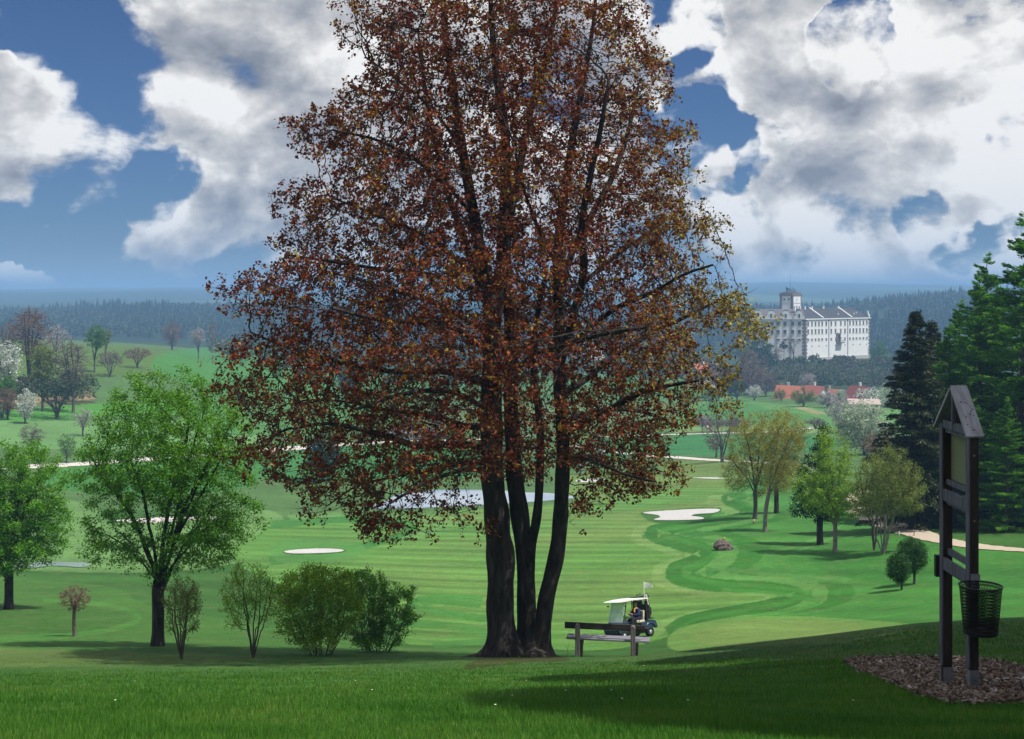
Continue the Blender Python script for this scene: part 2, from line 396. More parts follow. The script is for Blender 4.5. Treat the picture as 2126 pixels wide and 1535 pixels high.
# right-hand lawn
for bk in ([(590,1146), (618,1142), (660,1140), (700,1141), (714,1144), (700,1147.5), (650,1150), (605,1150)], [(1335,1066), (1352,1063), (1400,1060), (1450,1057.5), (1488,1057.5), (1494,1061), (1480,1066), (1456,1079), (1400,1081), (1358,1080)]): LIP_SHADE.append([(sum(p[0] for p in bk)/len(bk)+(q[0]-sum(p[0] for p in bk)/len(bk))*1.07, sum(p[1] for p in bk)/len(bk)+(q[1]-sum(p[1] for p in bk)/len(bk))*1.35) for q in bk])
paint([(1340, 1110), (1490, 1030), (1570, 990), (1700, 985), (1790, 1030), (1850, 1105), (2000, 1135), (2400, 1160), (2400, 1280), (1900, 1300), (1600, 1310), (1380, 1310), (1390, 1200)], (.048, .150, .036))
paint([(1680, 1150), (1850, 1160), (2000, 1170), (2400, 1180), (2400, 1235), (2000, 1215), (1750, 1200)], (.040, .13, .032))
# mown fairway
fair = paint([(520, 1120), (600, 1080), (760, 1066), (900, 1062), (1150, 1048), (1250, 1040), (1330, 1020), (1480, 1010), (1530, 1025), (1520, 1045), (1420, 1075), (1345, 1100), (1330, 1110), (1360, 1125), (1440, 1140), (1440, 1155), (1385, 1185), (1380, 1205), (1500, 1222), (1640, 1232), (1600, 1245), (1500, 1262), (1420, 1285), (1390, 1320), (1250, 1350), (1000, 1340), (840, 1335), (820, 1280), (700, 1240), (540, 1200), (480, 1150)], (.088, .182, .048))
# dark and light mowing swirls along the fairway's edge
def ring(pts, col, a=.9): paint(ribbon_poly(pts), col, a, sm=False)
SW = [(1545,1030,8), (1500,1036,12), (1550,1060,14), (1530,1074,12), (1440,1088,14), (1350,1106,20), (1400,1126,20), (1462,1146,22), (1440,1168,24), (1396,1192,26), (1470,1214,20), (1590,1220,16), (1655,1236,18), (1600,1256,18), (1500,1272,16), (1420,1290,16), (1380,1312,14)]
ring([(x+165, y-8, w*1.6) for x, y, w in SW[3:]], (.065, .165, .045), .5)
ring([(x+105, y-6, w*1.7) for x, y, w in SW[2:]], (.026, .115, .018), .7)
ring([(x+48, y-4, w*2.0) for x, y, w in SW], (.085, .195, .058), .85)
ring([(x-26, y+4, w*1.5) for x, y, w in SW], (.14, .225, .085), .8)
ring([(x+4, y, w*1.45) for x, y, w in SW], (.026, .112, .017), .95)
ring([(x+22, y-2, w*.5) for x, y, w in SW], (.045, .15, .03), .8)
ring([(1560, 1095, 8), (1480, 1108, 9), (1410, 1112, 8), (1480, 1124, 8), (1600, 1135, 10)], (.028, .115, .022), .7)
ring([(1480, 1180, 10), (1560, 1188, 9), (1660, 1200, 12), (1760, 1205, 14)], (.075, .175, .055), .7)
ring([(1500, 1225, 8), (1620, 1234, 8), (1700, 1250, 10), (1640, 1268, 9), (1560, 1280, 8)], (.05, .17, .035), .7)
ring([(1640, 1150, 4), (1700, 1128, 5), (1765, 1102, 4)], (.10, .21, .075), .6); ring([(1600, 1150, 4), (1680, 1124, 5), (1745, 1094, 4)], (.10, .21, .075), .6)
# left apron round the bunker
ring([(560, 1090, 16), (700, 1078, 18), (820, 1084, 18), (860, 1104, 16), (780, 1128, 14), (690, 1150, 18), (560, 1165, 18)], (.038, .135, .032), .85)
ring([(600, 1075, 10), (760, 1066, 10), (900, 1078, 12), (905, 1100, 10), (830, 1120, 8)], (.11, .205, .08), .7)
paint([(570, 1130), (640, 1118), (730, 1126), (760, 1145), (700, 1165), (580, 1168)], (.075, .185, .055), .8)
ring([(1000, 1250, 26), (900, 1245, 22), (860, 1258, 20), (930, 1275, 14), (1010, 1285, 16)], (.045, .155, .035), .75)
ring([(800, 1290, 20), (930, 1300, 16), (1000, 1310, 18), (1010, 1330, 14), (900, 1340, 12)], (.05, .15, .04), .7)
# fairway stripes
wob = .05*(X-1100)+13*np.sin(X/290.0+1+R/240.)+4*np.sin(X/97.0)+3*np.sin(GX/9.0)
ph = (R+wob+.012*(X-1000))
per = np.interp(R, [1010, 1080, 1200, 1330], [4.5, 7.5, 13, 18])
acc = np.cumsum(np.concatenate([np.zeros((nU, 1)), np.diff(ph, axis=1)/per[:, 1:]], 1), 1)
st = np.sin(2*PI*acc)
fm = fair & (C[..., 0] > .08)
amp = .17+.07*np.sin(GX/13+GY/29)*np.sin(GX/37-GY/17)
st2 = .75*np.clip(st*1.6, -1, 1)+.45*np.sin(2*PI*acc*.43+GX/19)+.35*np.sin(2*PI*acc*1.9-GX/11+1.3*np.sin(GX/4))
C[fm] *= (1+amp*st2)[fm][:, None]
dry = np.clip(.05+(np.sin(GX/11+GY/23)+np.sin(GX/5.3-GY/9.1+2)+np.sin(GY/6.1+GX/31))/3*.8+.45, 0, 1)*np.clip((X-620)/300, 0, 1)*np.clip((1310-R)/60, 0, 1)
C[fm] = C[fm]*(1-.42*dry[fm, None])+g(.165, .172, .070)*.42*dry[fm, None]*(1+.10*st2[fm, None])
# lawn in other places: broad mowing bands
lm = (~fair) & (GY < 130) & (R < 1345)
acc2 = np.cumsum(np.concatenate([np.zeros((nU, 1)), np.diff(R+.05*X+10*np.sin(X/150.), axis=1)/26.0], 1), 1)
C[lm] *= (1+.09*np.sin(2*PI*acc2[lm]))[:, None]
# lighter green on the right by the bank, mown collar
paint([(1390, 1320), (1440, 1296), (1540, 1282), (1660, 1280), (1800, 1288), (1900, 1300), (1850, 1330), (1500, 1345), (1400, 1350)], (.115, .20, .06))
paint([(1440, 1312), (1540, 1292), (1680, 1290), (1790, 1300), (1700, 1330), (1480, 1340)], (.15, .20, .07), .7)
# left lawn below the trees
paint([(-300, 1200), (200, 1215), (300, 1255), (500, 1290), (800, 1340), (1000, 1350), (1000, 1390), (-300, 1400)], (.055, .125, .032), .8)
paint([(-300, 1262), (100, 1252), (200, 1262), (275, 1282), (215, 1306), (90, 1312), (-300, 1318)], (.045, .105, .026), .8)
ring([(-200, 1330, 12), (100, 1322, 12), (240, 1305, 10), (290, 1282, 8), (230, 1258, 8), (90, 1246, 8)], (.06, .165, .038), .7)
paint([(-300, 1342), (200, 1352), (500, 1362), (560, 1372), (300, 1382), (-300, 1386)], (.13, .15, .06), .55)
for bk in LIP_SHADE: paint(bk, (.022, .085, .014), .8)  # shadowed edges of the two main bunkers, painted as a darker turf rim
# near lawn, longer grass
near = (R > 1384-9*np.sin(X/300.)+3*np.sin(X/37.)+2*np.sin(X/11.)) & (GY < 45)
near |= (GY < 31) | ((X > 1420) & (GY < 34))
wn_ = np.clip((R-1374)/34, 0, 1)[near][:, None]; C[near] = g(.042, .125, .018)*wn_+(1-wn_)*(.45*C[near]+.55*g(.06, .13, .03))
paint([(965, 1384), (1000, 1366), (1080, 1362), (1165, 1364), (1180, 1372), (1100, 1376), (1020, 1384), (975, 1392)], (.055, .038, .022), .75)
C[~near] *= np.array((.96, 1.10, .78))
C = np.clip(C, .004, .6)

m, nt, out = newmat('turf'); L = nt.links
at = N(nt, 'ShaderNodeAttribute', attribute_name='turf_tone'); pos = objco(nt)
n1 = noise(nt, pos, .11, 5, .6); n2 = noise(nt, pos, 1.3, 6, .7); n3 = noise(nt, pos, 22.0, 5, .75); n4 = noise(nt, pos, 4.5, 4, .8)
cs = N(nt, 'ShaderNodeHueSaturation'); L.new(at.outputs['Color'], cs.inputs['Color'])
v = math_(nt, 'ADD', .80, math_(nt, 'ADD', math_(nt, 'MULTIPLY', math_(nt, 'SUBTRACT', n1, .5), .9), math_(nt, 'MULTIPLY', math_(nt, 'SUBTRACT', n2, .5), .9)))
v = math_(nt, 'ADD', v, math_(nt, 'MULTIPLY', math_(nt, 'SUBTRACT', n3, .32), 1.1)); v = math_(nt, 'ADD', v, math_(nt, 'MULTIPLY', math_(nt, 'SUBTRACT', n4, .5), 1.3)); L.new(v, cs.inputs['Value'])
yel = mixc(nt, math_(nt, 'MULTIPLY', ramp(nt, noise(nt, pos, .5, 7, .75), [(.52, (0, 0, 0)), (.68, (1, 1, 1))]), .35), cs.outputs[0], (.17, .16, .065))
b = N(nt, 'ShaderNodeBsdfPrincipled'); b.inputs['Roughness'].default_value = .85; b.inputs['Specular IOR Level'].default_value = .12
L.new(yel, b.inputs['Base Color'])
bp = N(nt, 'ShaderNodeBump'); bp.inputs['Strength'].default_value = .55; bp.inputs['Distance'].default_value = .08
L.new(math_(nt, 'ADD', n3, math_(nt, 'MULTIPLY', n2, 1.5)), bp.inputs['Height']); L.new(bp.outputs[0], b.inputs['Normal']); L.new(b.outputs[0], out.inputs[0])
MAT_TURF = m
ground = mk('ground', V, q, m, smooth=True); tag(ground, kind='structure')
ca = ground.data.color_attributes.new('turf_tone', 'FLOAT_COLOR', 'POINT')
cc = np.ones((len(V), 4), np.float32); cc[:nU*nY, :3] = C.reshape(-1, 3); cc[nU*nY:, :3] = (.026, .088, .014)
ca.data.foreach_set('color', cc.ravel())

# ------------------------------------------------------------------ sheets laid on the ground: sand, water, gravel
def sheet(name, poly, mat, lift=.03, step=8, flat=None, kind='structure'):
    poly = smooth_poly(poly, 5); xs = [p[0] for p in poly]; ys = [p[1] for p in poly]
    pts = list(poly); n = len(pts)
    gx_, gy_ = np.meshgrid(np.arange(min(xs)+2, max(xs), step), np.arange(min(ys)+1, max(ys), max(1.6, step/4)))
    m_ = inside(poly, gx_, gy_); pts += list(zip(gx_[m_], gy_[m_]))
    vs, es, fs, *_ = geometry.delaunay_2d_cdt([Vector(p) for p in pts], [(i, (i+1) % n) for i in range(n)], [], 1, 1e-4)
    P = []
    for v in vs:
        p = gpt(v.x, v.y); P.append((p[0], p[1], (flat if flat is not None else p[2])+lift))
    tri = np.array([[a for a in f][:3] for f in fs if len(f) == 3])
    P = np.array(P); nz = np.cross(P[tri[:, 1]]-P[tri[:, 0]], P[tri[:, 2]]-P[tri[:, 0]])[:, 2]; tri[nz < 0] = tri[nz < 0][:, ::-1]
    return tag(mk(name, P, tri, mat, smooth=True), kind=kind)
def strip(name, pts, mat, lift=.03, kind='structure'):
    """gravel path: (px, py, width in metres)"""
    Lp = smooth_line(pts, 10); P = np.array([gpt(a, b_) for a, b_, w in Lp]); d = np.gradient(P[:, :2], axis=0); d = nrm(d); nn = np.stack([-d[:, 1], d[:, 0]], -1)
    V = []; rg = np.random.default_rng(5)
    jl = rg.normal(0, .06, (len(P), 2))
    for k, t in enumerate(np.linspace(-.5, .5, 7)):
        e = jl[:, 0] if k == 0 else (jl[:, 1] if k == 6 else 0)
        xy = P[:, :2]+nn*(t*Lp[:, 2]*(1+e*1.5))[:, None]; V.append(np.stack([xy[:, 0], xy[:, 1], gz(xy[:, 0], xy[:, 1])+lift], -1))
    V = np.stack(V, 1); n = len(P); ii = np.arange(n*7).reshape(n, 7)
    q = np.stack([ii[:-1, :-1], ii[:-1, 1:], ii[1:, 1:], ii[1:, :-1]], -1).reshape(-1, 4)
    V = V.reshape(-1, 3); nz = np.cross(V[q[:, 1]]-V[q[:, 0]], V[q[:, 3]]-V[q[:, 0]])[:, 2]; q[nz < 0] = q[nz < 0][:, ::-1]
    return tag(mk(name, V, q, mat, smooth=True), kind=kind)
SAND = plain('sand', (.56, .54, .52), (.40, .385, .365), scale=2.5, rough=.95, bump=.3)
GRAVEL = plain('gravel', (.50, .42, .32), (.38, .31, .23), scale=3, rough=.95, bump=.4, detail=8)
PALEGRAVEL = plain('pale_gravel', (.62, .57, .52), (.45, .41, .37), scale=1.5, rough=.95)
m, nt, out = newmat('pond_water'); b = N(nt, 'ShaderNodeBsdfPrincipled'); b.inputs['Base Color'].default_value = (.30, .36, .42, 1); b.inputs['Roughness'].default_value = .12
b.inputs['Specular IOR Level'].default_value = .9
bp = N(nt, 'ShaderNodeBump'); bp.inputs['Strength'].default_value = .08; nt.links.new(noise(nt, objco(nt), 1.5, 3), bp.inputs['Height']); nt.links.new(bp.outputs[0], b.inputs['Normal'])
nt.links.new(b.outputs[0], out.inputs[0]); WATER = m
sheet('sand_bunker', [(590,1146), (618,1142), (660,1140), (700,1141), (714,1144), (700,1147.5), (650,1150), (605,1150)], SAND, .05)
sheet('sand_bunker', [(1335,1066), (1352,1063), (1400,1060), (1450,1057.5), (1488,1057.5), (1494,1061), (1480,1066), (1448,1068), (1436,1072), (1458,1075), (1456,1079), (1400,1081), (1358,1080), (1370,1075), (1364,1070)], SAND, .05)
sheet('sand_bunker', [(1438,992.5), (1470,991.8), (1500,993.2), (1498,995.2), (1465,994.6)], SAND, .06, step=5)
sheet('sand_bunker', [(1196,998), (1240,994), (1258,997), (1240,1001), (1205,1002)], SAND, .06, step=5)
sheet('pond', [(760,1055), (790,1045), (812,1034), (830,1026), (880,1019), (960,1017.5), (1040,1019), (1080,1023), (1130,1024), (1170,1028), (1195,1034), (1150,1039), (1060,1046), (980,1050), (880,1055), (800,1057)], WATER, .05)
sheet('stream', [(-260,1166), (-100,1170), (0,1168), (60,1170), (120,1168), (186,1171), (170,1179), (110,1176), (60,1181), (0,1178), (-260,1182)], WATER, .05)
sheet('forecourt', [(240,1082), (300,1077), (380,1073), (450,1074), (470,1077), (400,1081), (300,1087)], PALEGRAVEL, .05)
strip('path', [(-260,978,4.5), (0,972,4.5), (130,966,4.5), (210,961,4.2), (330,952,4), (450,944,4), (540,937,4), (650,928,4), (760,921,3.6), (820,917,3.4), (900,916,3.2), (1000,912,3), (1100,905,3)], PALEGRAVEL, .05)
strip('path', [(1180,925,3), (1260,938,3), (1340,946,3), (1400,950,3), (1460,954.5,3), (1520,958,3), (1600,962,3)], PALEGRAVEL, .06)
strip('path', [(1240,908,3), (1330,905,3), (1430,902,3), (1500,900,3), (1580,898,3), (1650,893,3), (1700,887,3)], PALEGRAVEL, .08)
strip('path', [(2300,1150,2.4), (2180,1146,2.3), (2120,1143,2.2), (2040,1137,2.2), (1960,1124,2.5), (1905,1108,2.7), (1860,1095,2.8), (1820,1079,2.9), (1785,1062,2.9), (1768,1045,2.8), (1772,1030,2.6), (1800,1014,2.4), (1838,1004,2.3), (1880,998,2.2)], GRAVEL, .05)

# ------------------------------------------------------------------ near grass
rng = np.random.default_rng(11)
MULCH = smooth_poly([(1757,1376), (1790,1367), (1880,1366), (1990,1370), (2070,1376), (2140,1392), (2210,1400), (2230,1440), (2190,1468), (2110,1466), (2040,1469), (1960,1462), (1905,1448), (1865,1428), (1815,1408), (1770,1390)])
def grass(n, lo, hi, h0, h1, w0, seed, nb=5):
    rg = np.random.default_rng(seed)
    u = rg.uniform(-160, 2290, n); r = rg.uniform(lo, hi, n)
    ok = ~inside(MULCH, u, r); u, r = u[ok], r[ok]
    Y = Yofs(u, r); x = (u-CX)/F*Y
    k = nb; sc = np.clip(Y/9, .8, 2.4)
    cx = np.repeat(x, k)+rg.normal(0, .03, len(x)*k)*np.repeat(sc, k); cy = np.repeat(Y, k)+rg.normal(0, .035, len(x)*k)*np.repeat(sc, k)
    cz = gz(cx, cy); Yr = np.repeat(Y, k); patch = 1+.35*np.sin(cx*1.7+cy*.9)*np.sin(cy*1.1-cx*.6)
    hgt = rg.uniform(h0, h1, len(cx))*patch*np.clip((34-Yr)/14, .3, 1)*np.where(Yr > 20, 1.25, 1); w = w0*np.clip(Yr/9, .8, 2.6)
    a = rg.uniform(0, 2*PI, len(cx)); ln = rg.uniform(.1, .75, len(cx))*hgt; b = rg.uniform(0, 2*PI, len(cx))
    dx, dy = np.cos(a)*w/2, np.sin(a)*w/2
    V = np.stack([np.stack([cx-dx, cy-dy, cz-.01], -1), np.stack([cx+dx, cy+dy, cz-.01], -1), np.stack([cx+np.cos(b)*ln, cy+np.sin(b)*ln, cz+hgt*.85], -1)], 1).reshape(-1, 3)
    return V, np.arange(len(V)).reshape(-1, 3)
GRASS = leafmat('grass_blades', [(.024, .10, .008), (.052, .175, .014), (.095, .235, .024), (.18, .24, .05)], transl=.3, nscale=.8, clump=.5, vary=.35)
V1, F1 = grass(62000, 1372, 1560, .025, .060, .0055, 1)
V2, F2 = grass(16000, 1284, 1380, .03, .065, .006, 2, 4)
# keep only what stands on the near lawn
cY = V2.reshape(-1, 3, 3)[:, 0, 1]; keep = cY < 36; V2 = V2.reshape(-1, 3, 3)[keep].reshape(-1, 3); F2 = np.arange(len(V2)).reshape(-1, 3)
tag(mk('lawn_grass', np.concatenate([V1, V2]), np.concatenate([F1, F2+len(V1)]), GRASS), 'deep green grass blades of the near lawn', 'grass', kind='stuff')
# small daisies
u = rng.uniform(-50, 2180, 26); r = rng.uniform(1372, 1480, 26); ok = ~inside(MULCH, u, r); u, r = u[ok], r[ok]
Pd = np.array([gpt(a, b_) for a, b_ in zip(u, r)])+np.array([0, 0, .055]); Vd = []; 
t = np.arange(6)*PI/3; ringv = np.stack([np.cos(t)*.008, np.sin(t)*.008, np.zeros(6)], -1)
Vd = (Pd[:, None]+ringv[None]).reshape(-1, 3); Fd = np.arange(len(Vd)).reshape(-1, 6)
tag(mk('daisies', Vd, Fd, plain('petal', (.8, .8, .78), rough=.6)), 'tiny white daisies and fallen petals scattered in the near lawn', 'flowers', kind='stuff')
# bark mulch bed: a sheet and the loose chips on it
BARK_BED = plain('mulch_soil', (.06, .04, .028), (.03, .02, .014), scale=30, rough=1, bump=.6)
bed = sheet('mulch_bed', [(p[0], p[1]) for p in MULCH[::6]], BARK_BED, .012, step=14)
nchip = 7000; uu = rng.uniform(1750, 2235, nchip*2); rr_ = rng.uniform(1362, 1472, nchip*2); ok = inside(MULCH, uu+rng.normal(0, 4, nchip*2), rr_+rng.normal(0, 1.2, nchip*2)); uu, rr_ = uu[ok][:nchip], rr_[ok][:nchip]
Yc = Yofs(uu, rr_); P = np.stack([(uu-CX)/F*Yc, Yc, np.zeros(len(Yc))], -1); P[:, 2] = gz(P[:, 0], P[:, 1])+rng.uniform(.015, .05, len(P))
n = len(P); ax = nrm(rng.normal(0, 1, (n, 3))*np.array([1, 1, .35])); bx = nrm(np.cross(ax, nrm(rng.normal(0, 1, (n, 3))*np.array([.5, .5, 1])))); cx_ = np.cross(ax, bx)
l = rng.uniform(.012, .038, n)[:, None]; w = rng.uniform(.006, .018, n)[:, None]; h = rng.uniform(.002, .005, n)[:, None]
V = np.stack([P+sa*ax*l+sb*bx*w*(1-.4*(sa > 0))+sc_*cx_*h for sa in (-1, 1) for sb in (-1, 1) for sc_ in (-1, 1)], 1).reshape(-1, 3)
fb = np.array([(0,1,3,2),(4,6,7,5),(0,4,5,1),(2,3,7,6),(0,2,6,4),(1,5,7,3)])
CHIP = leafmat('bark_chips', [(.05, .030, .018), (.10, .062, .040), (.17, .12, .09), (.30, .27, .25)], transl=0.0, nscale=3, clump=.2, vary=.4)
tag(mk('bark_mulch', V, (np.arange(n)*8)[:, None, None]+fb[None], CHIP) if False else mk('bark_mulch', V, ((np.arange(n)*8)[:, None, None]+fb[None]).reshape(-1, 4), CHIP), 'brown and grey bark chips spread round the sign posts', 'mulch', kind='stuff')
print('ground', round(time.time()-T0, 1))
# ------------------------------------------------------------------ bark and leaves
BARK_DARK = plain('dark_bark', (.062, .052, .046), (.008, .006, .005), scale=7, rough=.95, bump=1.0, detail=9, stretch=(1, 1, .25))
BARK_MID = plain('grey_bark', (.13, .11, .095), (.05, .042, .036), scale=8, rough=.95, bump=.8, stretch=(1, 1, .3))
BARK_PALE = plain('pale_bark', (.27, .24, .21), (.12, .10, .09), scale=7, rough=.9, bump=.6, stretch=(1, 1, .4))
BARK_TWIG = plain('twig_bark', (.16, .13, .11), (.09, .07, .06), scale=5, rough=.9)
LM = {
 'maple': leafmat('copper_leaves', [(.085, .015, .009), (.155, .026, .012), (.20, .040, .015), (.24, .085, .018), (.38, .29, .022)], .32, .9, .40, .45, grad=((.34, .34, .06), 3.2, 7.4)),
 'green': leafmat('fresh_green_leaves', [(.045, .15, .008), (.085, .25, .012), (.14, .34, .018), (.22, .42, .03)], .38, .35, .45, .35),
 'sunny': leafmat('bright_spring_leaves', [(.12, .27, .015), (.22, .42, .022), (.34, .54, .03), (.48, .60, .05)], .45, .8, .4, .3),
 'green2': leafmat('mid_green_leaves', [(.035, .12, .010), (.07, .20, .014), (.12, .28, .02)], .35, .4, .4, .35),
 'lime': leafmat('lime_leaves', [(.10, .23, .012), (.19, .36, .020), (.30, .48, .035), (.40, .53, .05)], .4, .5, .4, .3),
 'yellow': leafmat('yellow_green_leaves', [(.15, .16, .018), (.27, .27, .024), (.38, .36, .035), (.45, .41, .06)], .38, .5, .4, .3),
 'olive': leafmat('olive_leaves', [(.085, .115, .02), (.15, .20, .03), (.22, .28, .045), (.29, .32, .08)], .35, .5, .4, .3),
 'box': leafmat('box_leaves', [(.016, .062, .012), (.03, .105, .018), (.06, .16, .03)], .25, 2.0, .3, .35),
 'white': leafmat('white_blossom', [(.34, .40, .30), (.60, .62, .56), (.78, .78, .76)], .35, .5, .35, .2),
 'lilac': leafmat('pale_lilac_blossom', [(.24, .20, .20), (.42, .37, .38), (.55, .50, .52)], .3, .4, .35, .2),
 'palegreen': leafmat('greenish_blossom', [(.22, .30, .16), (.42, .50, .34), (.66, .70, .58)], .35, .5, .4, .2),
 'twig': leafmat('bare_twigs', [(.085, .060, .050), (.15, .115, .10), (.22, .17, .15)], .1, .5, .3, .25),
 'rust': leafmat('budding_twigs', [(.12, .07, .045), (.20, .12, .08), (.26, .17, .10)], .15, .5, .3, .25),
 'dark': leafmat('dark_evergreen_leaves', [(.008, .026, .008), (.016, .048, .012), (.030, .075, .016)], .15, .5, .3, .3),
 'spruce': leafmat('spruce_needles', [(.010, .020, .006), (.020, .038, .009), (.036, .060, .012), (.085, .075, .03)], .12, .4, .3, .35),
 'larch': leafmat('larch_needles', [(.022, .08, .008), (.065, .20, .012), (.13, .33, .018), (.22, .46, .03)], .4, .3, .5, .35),
 'farwood': leafmat('distant_foliage', [(.018, .042, .014), (.035, .065, .02), (.06, .10, .03), (.10, .10, .055)], .15, .03, .55, .3),
 'farcon': leafmat('distant_conifers', [(.008, .022, .010), (.014, .036, .015), (.024, .052, .02)], .1, .02, .4, .3),
 'slope': leafmat('slope_woodland', [(.030, .060, .020), (.05, .095, .028), (.09, .12, .04), (.12, .10, .07), (.10, .17, .04)], .2, .06, .6, .25),
 'hedge': leafmat('hedge_leaves', [(.10, .085, .02), (.17, .14, .03), (.22, .18, .05)], .2, 1, .3, .2),
}
def px_tree(name, label, cat, px, py, crowns, leaf='green', bark=None, natt=700, step=None, kill=None, rb=.2, r0=.008, fork=.3, stems=1, spread=.3,
            leaf_n=9, size=.07, aspect=.55, jit=.18, thr=6, seed=1, trop=(0, 0, .05), depth=.9, shell=.5, lean=0.0, group=None, lift=None, twig=0, Y=None, alongw=.3, extra=None, cover=None, leaders=6, base_r=0.0):
    """tree whose foot stands under photo point (px,py) and whose crown is the union of the ellipses (cx,cy,rx,ry) seen there"""
    rg = np.random.default_rng(seed)
    if Y is None: Bp = gpt(px, py); Y = Bp[1]
    else: x_ = (px-CX)/F*Y; Bp = np.array((x_, Y, float(gz(x_, Y))))
    s = Y/F; E = []
    for c in crowns:
        cx, cy, rx, ry = c[:4]; dz = c[4] if len(c) > 4 else 0.0
        E.append(((cx-px)*s, dz, -(cy-H)*s-Bp[2], rx*s, max(rx*s*depth, .3), ry*s))
    E = np.array(E); top = (E[:, 2]+E[:, 5]).max(); bot = (E[:, 2]-E[:, 5]).min()
    size_c = max(E[:, 3].max(), E[:, 5].max()); step = step or max(.05, size_c/16); kill = kill or step*1.6
    A = in_ell(rg, E, natt, shell); cm = E[:, :3].mean(0)
    hf = fork*top; P0 = []; par0 = []
    if stems == 1:
        n = max(3, int(hf/step)); wob = rg.normal(0, .02*hf, 3)
        for i in range(n+1):
            t = i/n; P0.append((lean*t*hf+wob[0]*math.sin(t*3)+.0*cm[0], wob[1]*math.sin(t*2.5), hf*t)); par0.append(i-1)
        if top > hf*1.5:          # leaders fan out from the fork up into the crown
            f0 = len(P0)-1; vol = E[:, 3]*E[:, 5]
            for k in range(leaders):
                e = E[rg.choice(len(E), p=vol/vol.sum())] if k >= len(E) else E[k]; a = 2*PI*k/leaders+rg.uniform(-.5, .5)
                tgt = np.array((e[0]+.45*e[3]*math.cos(a), e[1]+.55*e[4]*math.sin(a), e[2]+e[5]*rg.uniform(.1, .6))); p = np.array(P0[max(0, f0-int(rg.integers(0, 4)))]); prev = max(0, f0-0)
                dist = np.linalg.norm(tgt-p); m_ = int(dist/step)
                for i in range(m_):
                    t = i/max(1, m_); d = nrm(tgt-p)+np.array((0, 0, .75*(1-t)**2))+rg.normal(0, .10, 3); p = p+nrm(d)*step; P0.append(tuple(p)); par0.append(prev); prev = len(P0)-1
    else:
        P0.append((0, 0, -.05)); par0.append(-1)
        for k in range(stems):
            a = 2*PI*k/stems+rg.uniform(-.4, .4); sp = spread*rg.uniform(.5, 1.1); prev = 0; n = max(3, int(hf/step))
            d0 = np.array((math.cos(a)*sp, math.sin(a)*sp, 1)); d0 /= np.linalg.norm(d0); p = np.array((math.cos(a)*base_r, math.sin(a)*base_r, -.06))*rg.uniform(.3, 1); P0.append(tuple(p)); par0.append(0); prev = len(P0)-1
            for i in range(n):
                p = p+(d0+rg.normal(0, .06, 3))*step; P0.append(tuple(p)); par0.append(prev); prev = len(P0)-1
    P, par = grow(A, np.array(P0), np.array(par0), step, kill, rg, trop=trop, jit=.16)
    r, tips = radii(par, r0, rb)
    if stems > 1: r[0] = r[1:6].max()
    if stems == 1: r[0] *= 1.35; r[1] *= 1.12; P[0, 2] -= .15
    root = thing(name, label, cat, Bp, group=group)
    V, q = limbs(P, par, r); bark = bark or BARK_MID; mk('trunk', V, q, bark, root, smooth=True)
    sel = np.arange(len(P))[(tips <= thr) & (np.arange(len(P)) >= len(P0))]
    if len(sel) == 0: sel = np.arange(len(P))
    dirs = nrm(P-P[np.maximum(par, 0)]+1e-6)
    area = PI*(E[:, 3]*E[:, 5]).sum()*(.8 if len(E) > 1 else 1); nl_ = int(min(140000, leaf_n*area/(size*size*aspect*.25)))
    wgt = rg.gamma(1.3, 1.0, len(sel)); ii = rg.choice(sel, nl_, p=wgt/wgt.sum()); back = rg.uniform(0, 1, len(ii))[:, None]*step
    C = P[ii]-dirs[ii]*back+rg.normal(0, jit, (len(ii), 3))*np.array([1, 1, .8])
    if cover is not None:
        C2 = in_ell(rg, E, cover, .5); C = np.concatenate([C, C2]); ii = np.concatenate([ii, rg.choice(sel, cover)])
    Vl, ql = cards(C, size, aspect, rg, dirs[ii], alongw)
    tw = []
    if twig:
        jj = np.repeat(sel, twig); dd = nrm(dirs[jj]+rg.normal(0, .35, (len(jj), 3))+np.array([0, 0, .25])); ln = step*rg.uniform(.8, 2.0, len(jj))[:, None]; wv = nrm(np.cross(dd, rg.normal(0, 1, dd.shape)))*max(r0*1.1, .006)
        a0 = P[jj]; Vt = np.stack([a0-wv, a0+wv, a0+dd*ln], 1).reshape(-1, 3); tw = np.arange(len(Vt)).reshape(-1, 3)+len(Vl); Vl = np.concatenate([Vl, Vt])
    if len(Vl): mk('crown', Vl, [ql, tw] if len(tw) else [ql], None, root, mats=[LM[leaf], LM['twig']], midx=np.concatenate([np.zeros(len(ql)), np.ones(len(tw))]))
    if extra: extra(root, P, par, r, tips, rg)
    return root

